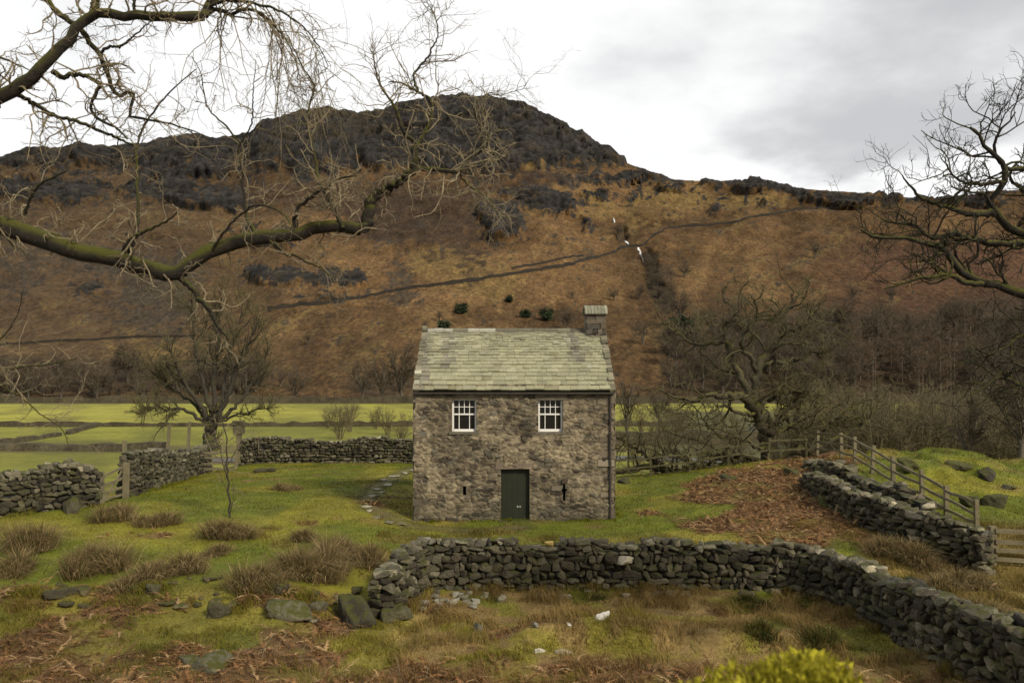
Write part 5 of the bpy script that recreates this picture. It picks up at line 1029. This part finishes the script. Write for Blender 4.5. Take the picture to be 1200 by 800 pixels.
for i in range(95):
    px = rw.uniform(-160, 335); py = rw.uniform(444, 471)
    if 300 < px and rw.random() < .6: continue
    q = hp(px, py); plant('round', q, rw.uniform(17, 50) * q[1] / F / 10, 'bare brown tree in the belt along the foot of the fell, left', 'tree belt at the left foot of the fell', rng=rw, sx=rw.uniform(.8, 1.5))
for i in range(22):
    px = 757 + i * 1.7 + rw.normal(0, 3); py = 306 + i * 3.9 + rw.normal(0, 3); q = hp(px, py); plant('round', q, rw.uniform(11, 21) * q[1] / F / 10, 'small grey tree crowding the beck gully below the waterfall', 'trees in the beck gully', rng=rw, sx=1.3)
for px, py, h_, k, lb in ((425, 474, 58, 'round', 'tall bare tree at the fell foot, leftmost of the pair nearest the house'), (470, 474, 70, 'round', 'tallest bare tree at the fell foot, just left of the roof'), (447, 473, 56, 'round', 'slim bare tree between the two taller ones left of the roof'), (346, 471, 44, 'round', 'rounded bare tree at the fell foot beyond the far field, left of the tall pair'),
        (665, 386, 25, 'round', 'spreading bare tree on the fellside, directly left of the chimney'), (700, 382, 26, 'round', 'bare tree on the fellside partly hidden behind the chimney'), (753, 405, 32, 'round', 'bare tree on the fellside right of the chimney'), (720, 351, 17, 'round', 'small bare tree on the fellside above the chimney'), (750, 349, 18, 'round', 'small bare tree on the fellside, right of the one above the chimney'), (803, 325, 20, 'round', 'lone bare tree on the fellside right of the beck gully'), (671, 349, 11, 'round', 'tiny bare tree on the fellside below the fell wall'),
        (362, 405, 16, 'round', 'small bare tree alone on the bracken slope above the rounded one'), (597, 353, 9, 'holly', 'tiny dark bush on the slope above the middle of the roof'), (541, 366, 13, 'holly', 'dark round evergreen above the left part of the roof'), (642, 374, 15, 'holly', 'dark evergreen on the slope left of the chimney'), (616, 371, 11, 'holly', 'greenish bush left of the dark evergreen by the chimney'), (515, 375, 12, 'round', 'small bare bush above the left roof corner'), (519, 386, 13, 'holly', 'low green bush just over the left end of the ridge'), (497, 387, 14, 'round', 'thin bare bush at the left end of the ridge'),
        (956, 303, 23, 'round', 'large dark round bush alone on the slope above the right-hand wood'), (726, 277, 22, 'round', 'dark bush in the upper gully above the fell wall'), (764, 308, 18, 'round', 'dark bush beside the waterfall below the fell wall'), (975, 400, 34, 'holly', 'dark evergreen rising out of the right-hand wood'), (1026, 402, 30, 'holly', 'second dark evergreen deeper in the right-hand wood'), (797, 400, 30, 'holly', 'dark evergreen behind the upper branches of the oak'), (1045, 355, 24, 'round', 'bare tree on the slope above the right-hand wood'), (1000, 352, 20, 'round', 'small bare tree at the upper edge of the right-hand wood')):
    q = hp(px, py); plant(k, q, h_ * q[1] / F / (2.1 if k == 'holly' else 9.5), lb, cat='bush' if k == 'holly' or h_ < 15 else 'tree', rng=rw, sx=1.25 if h_ < 30 else 1.0)
# scrub and saplings on the valley floor
def gp(px, Y): x = (px - 600) / F * Y; return (x, Y, float(G(x, Y)))
cnt = 0
while cnt < 80:
    px = rw.uniform(935, 1330); Y = rw.uniform(50, 92)
    plant('scrub', gp(px, Y), rw.uniform(.75, 1.35), 'bare brown scrub filling the hollow behind the green knoll', 'scrub in the hollow behind the knoll', rng=rw, cat='shrub'); cnt += 1
for i in range(13):
    px = rw.uniform(716, 880); Y = rw.uniform(82, 140) if rw.random() < .7 else rw.uniform(62, 76); plant('scrub', gp(px, Y), rw.uniform(.5, .95), 'bare sapling by the river between the house and the oak', 'saplings by the river', rng=rw, cat='shrub')
for px, Y, h_ in ((398, 104, 4.5), (410, 118, 4.), (455, 112, 3.6), (470, 96, 3.2), (384, 126, 3.), (440, 124, 3.2)):
    plant('scrub', gp(px, Y), h_ / 5, 'slender bare sapling in the valley field left of the house', 'saplings in the field left of the house', rng=rw, cat='shrub')
for px, Y, h_, lb in ((1136, 47, 4.6, 'bare tree with two spreading limbs behind the right of the knoll'), (1196, 44, 5.4, 'bare tree at the right edge behind the knoll'), (735, 118, 8, 'bare tree by the river close to the right house corner'), (772, 122, 6.5, 'bare tree by the river midway between house and oak'), (1010, 62, 5.5, 'taller bare tree standing above the scrub left of the knoll')):
    plant('round', gp(px, Y), h_ / 10, lb, rng=rw)
# ------------------------------------------------------------------ grass, bracken, rushes
def blades(x, y, h, w, lean, col, seed, z=None, az=None, sink=.015):
    rng = np.random.default_rng(seed); n = len(x); z = (G(x, y) if z is None else z) - sink
    a = rng.uniform(0, 2 * np.pi, n) if az is None else az; b = rng.uniform(0, 2 * np.pi, n)
    L = lean * h; base = np.stack([x, y, z], -1); wv = np.stack([np.cos(b), np.sin(b), b * 0], -1) * (w / 2)[:, None]
    ld = np.stack([np.cos(a), np.sin(a), a * 0], -1); up = np.array([0, 0, 1.])
    ml = base + ld * (L * .30)[:, None] + up * (h * .58)[:, None]; tp = base + ld * L[:, None] + up * (h * np.sqrt(np.maximum(.05, 1 - np.minimum(lean, 1.2) ** 2 * .55)))[:, None]
    V = np.stack([base - wv, base + wv, ml + wv * .75, ml - wv * .75, tp], 1).reshape(-1, 3); i = np.arange(n)[:, None] * 5
    return V, i + np.array([0, 1, 2, 3]), i + np.array([3, 2, 4]), np.repeat(col, 5, 0)
def scatter(n, y0, y1, seed, u=.70, dens=None):
    rng = np.random.default_rng(seed); Y = np.sqrt(rng.random(n) * (y1 ** 2 - y0 ** 2) + y0 ** 2); X = rng.uniform(-u, u, n) * Y
    ok = ~((X > HX0 - .02) & (X < HX1 + .02) & (Y > HY0 - .03) & (Y < HY1))
    X, Y = X[ok], Y[ok]
    for a, b in zip(NEARW[:-1], NEARW[1:]):        # not inside the near wall
        t = np.clip(((X - a[0]) * (b[0] - a[0]) + (Y - a[1]) * (b[1] - a[1])) / ((b[0] - a[0]) ** 2 + (b[1] - a[1]) ** 2), 0, 1); k = np.hypot(X - a[0] - t * (b[0] - a[0]), Y - a[1] - t * (b[1] - a[1])) > .26; X, Y = X[k], Y[k]
    return X, Y
def grass_obj(name, parts, mat):
    V, Q, T, C, off = [], [], [], [], 0
    for v, q, t, c in parts: V.append(v); Q.append(q + off); T.append(t + off); C.append(c); off += len(v)
    o = mk(name, np.concatenate(V), [np.concatenate(Q), np.concatenate(T)], mat, None, np.concatenate(C), False); return tag(o, kind='stuff')
rg_ = np.random.default_rng(91)
# short turf of the lawn
X, Y = scatter(300000, 21.5, 47, 92); br, st, fo = cover(X, Y); k = (br < .35 + .6 * rg_.random(len(X))) & (fo < .6) & (pathdist(X, Y) > .18 * rg_.random(len(X)) + .1); X, Y, st = X[k], Y[k], st[k]; n = len(X)
clump = fbm(X / 1.1, Y / 1.1, 3, 93)
hgt = rg_.uniform(.03, .085, n) * (1 + 1.1 * st) * (.55 + .9 * clump); c = gcol(X, Y) * rg_.uniform(.75, 1.45, (n, 1)); s = rg_.random(n) < .10; c[s] = STRAW * rg_.uniform(.6, 1.3, (s.sum(), 1))
p1 = blades(X, Y, hgt, rg_.uniform(.012, .028, n), rg_.uniform(.2, 1.1, n), c, 94)
# rough grass of the foreground and between the walls
X, Y = scatter(260000, 12.6, 26.5, 95); br, st, fo = cover(X, Y); k = ((fo > .35) | (st > .35)) & (rg_.random(len(X)) < .45 + .6 * np.maximum(st, 1 - br)); X, Y, st, br = X[k], Y[k], st[k], br[k]; n = len(X)
cl = fbm(X / .55, Y / .55, 3, 96); tall = smooth((cl - .42) / .25)
hgt = (.05 + .17 * st * tall + .07 * tall) * rg_.uniform(.6, 1.4, n); az = fbm(X / 1.3, Y / 1.3, 2, 97) * 14 + rg_.normal(0, .5, n)
c = gcol(X, Y) * rg_.uniform(.65, 1.4, (n, 1)); s = rg_.random(n) < .25 * st + .05; c[s] = STRAW * rg_.uniform(.7, 1.5, (s.sum(), 1)); s = rg_.random(n) < .22 * (1 - st); c[s] = GREEN2 * rg_.uniform(.5, 1.1, (s.sum(), 1))
p2 = blades(X, Y, hgt, rg_.uniform(.006, .016, n), rg_.uniform(.4, 1.25, n), c, 98, az=az)
grass_obj('lawn_grass', [p1], m_grass); grass_obj('rough_grass', [p2], m_grass)
# straw fringe at the foot and along the back of the near wall
def fringe(path, off, n, seed, h0, h1, colr):
    rng = np.random.default_rng(seed); path = np.array(path); seg = np.hypot(*np.diff(path, axis=0).T); s = np.concatenate([[0], np.cumsum(seg)]); t = rng.random(n) * s[-1]; t = t + .3 * np.sin(t * 5)
    x = np.interp(t, s, path[:, 0]); y = np.interp(t, s, path[:, 1]); tx = np.interp(t + .1, s, path[:, 0]) - x + 1e-6; ty = np.interp(t + .1, s, path[:, 1]) - y; m = np.hypot(tx, ty); o = off + rng.normal(0, .10, n); x2 = x + ty / m * o; y2 = y - tx / m * o
    pn = smooth((fbm(t / .8, t * 0, 2, seed) - .35) / .2); k = rng.random(n) < pn; x2, y2, pn = x2[k], y2[k], pn[k]; n = len(x2); c = (np.array(colr)[rng.integers(0, len(colr), n)]) * rng.uniform(.6, 1.4, (n, 1)); return blades(x2, y2, rng.uniform(h0, h1, n) * pn, rng.uniform(.008, .018, n), rng.uniform(.2, .9, n), c, seed)
FC = [STRAW, STRAW * .7, GREEN2, BRACK]
grass_obj('wall_foot_grass', [fringe(NEARW, .38, 9000, 1, .12, .34, FC), fringe(NEARW[2:], -.45, 12000, 2, .12, .42, FC), fringe([(-20, 25.4), (-16.5, 26.4), (-13.75, 28.4)], .45, 3000, 3, .1, .3, [GREEN, GREEN2, STRAW * .6]), fringe([(-14.1, 31.2), (-14.6, 35), (-15.7, 41)], .42, 2500, 4, .08, .25, [GREEN, GREEN2]), fringe([(12.25, 22.1), (11.3, 23.6), (10.55, 25.8), (10.25, 28.5)], .45, 3000, 5, .15, .4, FC),
      fringe([(-11.5, 19.3), (-8, 19.5), (-3.4, 19.2)], .0, 9000, 8, .08, .26, [GREEN, GREEN2, STRAW * .6, STRAW, GREEN2]), fringe([(-11.5, 18.8), (-8, 19.0), (-3.4, 18.7)], .0, 6000, 9, .06, .22, [GREEN2, STRAW, BRACK]), fringe([(HX0, HY0 - .1), (HX1, HY0 - .1)], .04, 3000, 6, .04, .14, [GREEN, GREEN2, GREEN * .7]), fringe([(HX1 + .08, HY0), (HX1 + .08, HY1)], .05, 1200, 7, .06, .2, [GREEN, GREEN2])], m_grass)
# dead bracken: arching stalks with limp side leaflets
def fronds(x, y, ln, seed, col):
    rng = np.random.default_rng(seed); n = len(x); z = G(x, y); a = rng.uniform(0, 2 * np.pi, n); el = rng.uniform(.05, 1.0, n); m = 7
    d = np.stack([np.cos(a) * np.cos(el), np.sin(a) * np.cos(el), np.sin(el)], -1); p = np.empty((n, m + 1, 3)); p[:, 0] = np.stack([x, y, z + rng.uniform(0, .05, n)], -1)
    for s in range(m):
        d = nrm(d + rng.normal(0, .10, (n, 3)) + np.array([0, 0, -.17])); p[:, s + 1] = p[:, s] + d * (ln / m)[:, None]
    p[..., 2] = np.maximum(p[..., 2], z[:, None] + .01)
    VV, QQ = tubes([(p, np.linspace(.006, .002, m + 1)[None].repeat(n, 0), 3)]); CC = np.repeat(col * 1.25, (m + 1) * 3, 0)
    side = nrm(np.cross(nrm(p[:, -1] - p[:, 0]), np.array([0, 0, 1.]))); TV, C2 = [], []
    for s in range(1, m):
        for sg in (-1, 1):
            for dbl in (0, .5):
                b0 = p[:, s] * (1 - dbl) + p[:, s + 1] * dbl; fw = nrm(p[:, s + 1] - p[:, s]); l = (ln * .7 * (.34 - .26 * (s + dbl) / m) * rng.uniform(.5, 1.2, n))[:, None]; tip = b0 + side * sg * l + fw * l * .35 + np.array([0, 0, -1.]) * l * rng.uniform(-.2, .6, (n, 1)); tip[:, 2] = np.maximum(tip[:, 2], z - .0)
                TV.append(np.stack([b0 - fw * .013, b0 + fw * .013, tip], 1)); C2.append(col * rng.uniform(.7, 1.3, (n, 1)))
    TV = np.stack(TV, 1).reshape(-1, 3); C2 = np.repeat(np.stack(C2, 1).reshape(-1, 3), 3, 0)
    return VV, QQ, TV, CC, C2
X, Y = scatter(75000, 12.8, 37, 110, .66); br, st, fo = cover(X, Y); rb = np.random.default_rng(111); k = (br > .25 + .5 * rb.random(len(X))) & (rb.random(len(X)) < np.where(fo > .5, .5, .8)); X, Y = X[k], Y[k]; n = len(X)
BRC = np.array([BRACK * 1.2, BRACK * .8, np.array([.26, .145, .06]), np.array([.34, .23, .115]), np.array([.20, .105, .045])]); col = BRC[rb.integers(0, 5, n)] * rb.uniform(.7, 1.4, (n, 1))
VV, QQ, TV, CC, C2 = fronds(X, Y, rb.uniform(.18, .5, n), 112, col)
o = mk('dead_bracken', np.concatenate([VV, TV]), [QQ, np.arange(len(TV)).reshape(-1, 3) + len(VV)], m_grass, None, np.concatenate([CC, C2]), False); tag(o, kind='stuff')
# rush tussocks, each a thing of its own
RUSH = [np.array([.20, .14, .065]), np.array([.14, .105, .05]), np.array([.30, .22, .11]), np.array([.11, .10, .03])]
GRN = [np.array([.045, .058, .012]), np.array([.06, .075, .014]), np.array([.09, .085, .02]), STRAW * .5]
def tussock(px, py, wpx, hpx, label, seed, pal=RUSH, name='rush_tussock', cat='tussock', n=700):
    rng = np.random.default_rng(seed); yy = np.linspace(10, 46, 1200); Yd = yy[np.argmax(CAMZ - (py - HY) / F * yy <= G((px - 600) / F * yy, yy))]; x0 = (px - 600) / F * Yd; W = wpx * Yd / F / 2 * .95; H = hpx * Yd / F * 1.0
    nc = max(1, int(round(W / .14))); cxs = rng.normal(0, W * .5, nc) if nc > 1 else np.zeros(1); cys = rng.normal(0, .22, nc) if nc > 1 else np.zeros(1); ci = rng.integers(0, nc, n); rr = np.abs(rng.normal(0, .14 + .05 * H, n)); aa = rng.uniform(0, 2 * np.pi, n)
    x = x0 + cxs[ci] + rr * np.cos(aa); y = Yd + cys[ci] + rr * np.sin(aa); hs = np.array([rng.uniform(.45, 1.1) for _ in range(nc)]); h = H * hs[ci] * rng.uniform(.25, 1.2, n); lean = np.clip(rr / .15 * .6 + rng.normal(.25, .2, n), .03, 1.3)
    c = np.array(pal)[rng.integers(0, len(pal), n)] * rng.uniform(.6, 1.5, (n, 1)); v, q, t, cc_ = blades(x, y, h, rng.uniform(.010, .02, n), lean, c, seed + 1, az=aa + rng.normal(0, .5, n)); o = mk(name, v, [q, t], m_grass, None, cc_, False, (x0, Yd, float(G(x0, Yd)))); return tag(o, label, cat)
TS = [(40, 642, 66, 36, 'brown rush tussock in front of the left wall head'), (14, 672, 40, 30, 'brown rush tussock at the left edge, below the left wall'), (118, 668, 80, 38, 'broad brown rush tussock in the lower left of the lawn'), (200, 671, 76, 30, 'wide rush tussock right of the broad one, over the collapsed wall line'), (142, 688, 66, 26, 'greener rush tussock lowest on the left lawn'), (188, 616, 56, 20, 'dark low rush tussock halfway up the left lawn'), (124, 608, 44, 22, 'rush tussock below the small timber gate'), (264, 630, 50, 28, 'rush tussock round the foot of the thin sapling'), (254, 648, 24, 14, 'small rush tussock just below the sapling'), (304, 687, 74, 36, 'big brown rush tussock above the broad pale boulder'), (350, 672, 84, 42, 'tallest brown rush tussock on the middle of the lawn'), (388, 668, 50, 34, 'rush tussock at the right of the tallest one'), (356, 634, 18, 18, 'tiny green rush tuft up the lawn from the tallest tussock'), (392, 644, 56, 22, 'pale brown rush tussock left of the near wall corner'), (436, 660, 30, 28, 'rush tussock against the near wall corner'), (340, 574, 42, 14, 'dark flat rush clump high on the lawn near the back wall'), (432, 590, 14, 8, 'little rush clump beside the stepping stones'),
      (1112, 692, 60, 30, 'straw coloured tussock between the two right-hand walls'), (1160, 726, 70, 30, 'reddish rush tussock behind the near wall at the right edge'), (1085, 668, 46, 26, 'pale tussock at the foot of the bracken side wall'), (1060, 655, 60, 26, 'arching green tussock in front of the bracken side wall'), (1150, 690, 54, 24, 'dull tussock below the plank gate')]
for i, (px, py, wp, hp_, lb) in enumerate(TS): tussock(px, py, wp, hp_, lb, 900 + 2 * i, n=int(700 + 26 * wp))
for i, (px, py, wp, hp_, lb) in enumerate([(882, 712, 36, 18, 'green grass hummock at the foot of the near wall'), (872, 737, 40, 18, 'larger green grass hummock out in the walled corner'), (968, 748, 48, 22, 'mossy green hummock near the right run of the near wall'), (690, 700, 30, 8, 'low green tuft under the middle of the near wall')]): tussock(px, py, wp, hp_, lb, 980 + 2 * i, GRN, 'grass_hummock', 'hummock', 1500)
# long dead stalks standing out of the bracken
for i, (px, py, hp_, lean) in enumerate([(306, 772, 34, 18), (320, 770, 36, 22), (350, 778, 24, 8), (470, 796, 30, -8), (498, 797, 28, 10), (762, 772, 40, 14), (815, 765, 22, 6), (120, 776, 22, 8), (1075, 770, 46, -14), (1175, 792, 50, 12)]):
    yy = np.linspace(10, 40, 900); Yd = yy[np.argmax(CAMZ - (py - HY) / F * yy <= G((px - 600) / F * yy, yy))]; q = np.array([(px - 600) / F * Yd, Yd, 0]); q[2] = float(G(q[0], q[1])) - .03; k = Yd / F
    p, _, _ = catmull([q, q + np.array([lean * k * .35, .02, hp_ * k * .55]), q + np.array([lean * k, .05, hp_ * k])], 9); V, Q = tubes([(p[None], np.linspace(.011, .005, 9)[None], 4)]); o = mk('dead_stalk', V, Q, m_twig, None, None, True, q); tag(o, 'pale dead stalk standing out of the rough foreground growth', 'stalk', 'dead stalks in the foreground')
# yellow bush on the bank under the camera
rng = np.random.default_rng(120); bx, by = .86, 2.45; bz = 1.72
t = thing('yellow_bush', 'bright yellow-green bush top at the bottom edge, close to the viewer and out of focus', 'bush', (bx, by, float(G(bx, by)) - .05)); gzb = float(G(bx, by))
n = 26000; d = nrm(rng.normal(size=(n, 3))); d[:, 2] = np.abs(d[:, 2]) + .9; d = nrm(d); r = (rng.random(n) ** .10) * (.80 + .34 * fbm(d[:, 0] * 3 + 5, d[:, 1] * 3 + 5, 3, 8)); top = CAMZ - .344 * by
c = np.array([bx, by, gzb]) + d * r[:, None] * np.array([1.0, .40, max(.2, top - gzb)]); a = nrm(d + rng.normal(0, .5, (n, 3))); b = nrm(np.cross(a, rng.normal(size=(n, 3)))); s = rng.uniform(.014, .028, (n, 1))
V = np.stack([c - b * s * .3, c + b * s * .3, c + a * s], 1).reshape(-1, 3); cl_ = np.array([.44, .40, .03]) * rng.uniform(.5, 1.3, (n, 1)) * (.6 + .4 * rng.random((n, 1))); mk('foliage', V, np.arange(3 * n).reshape(-1, 3), m_gorse, t, np.repeat(cl_, 3, 0), False)
st_ = []
for k in range(14):
    a = rng.uniform(0, 6.28); st_.append(catmull([(bx, by, gzb - .1), (bx + .1 * math.cos(a), by + .1 * math.sin(a), gzb + .35), (bx + .24 * math.cos(a), by + .24 * math.sin(a), top - .1)], 8)[0])
V, Q = tubes([(np.stack(st_), np.linspace(.02, .006, 8)[None].repeat(14, 0), 4)]); mk('stem', V, Q, m_bark, t)
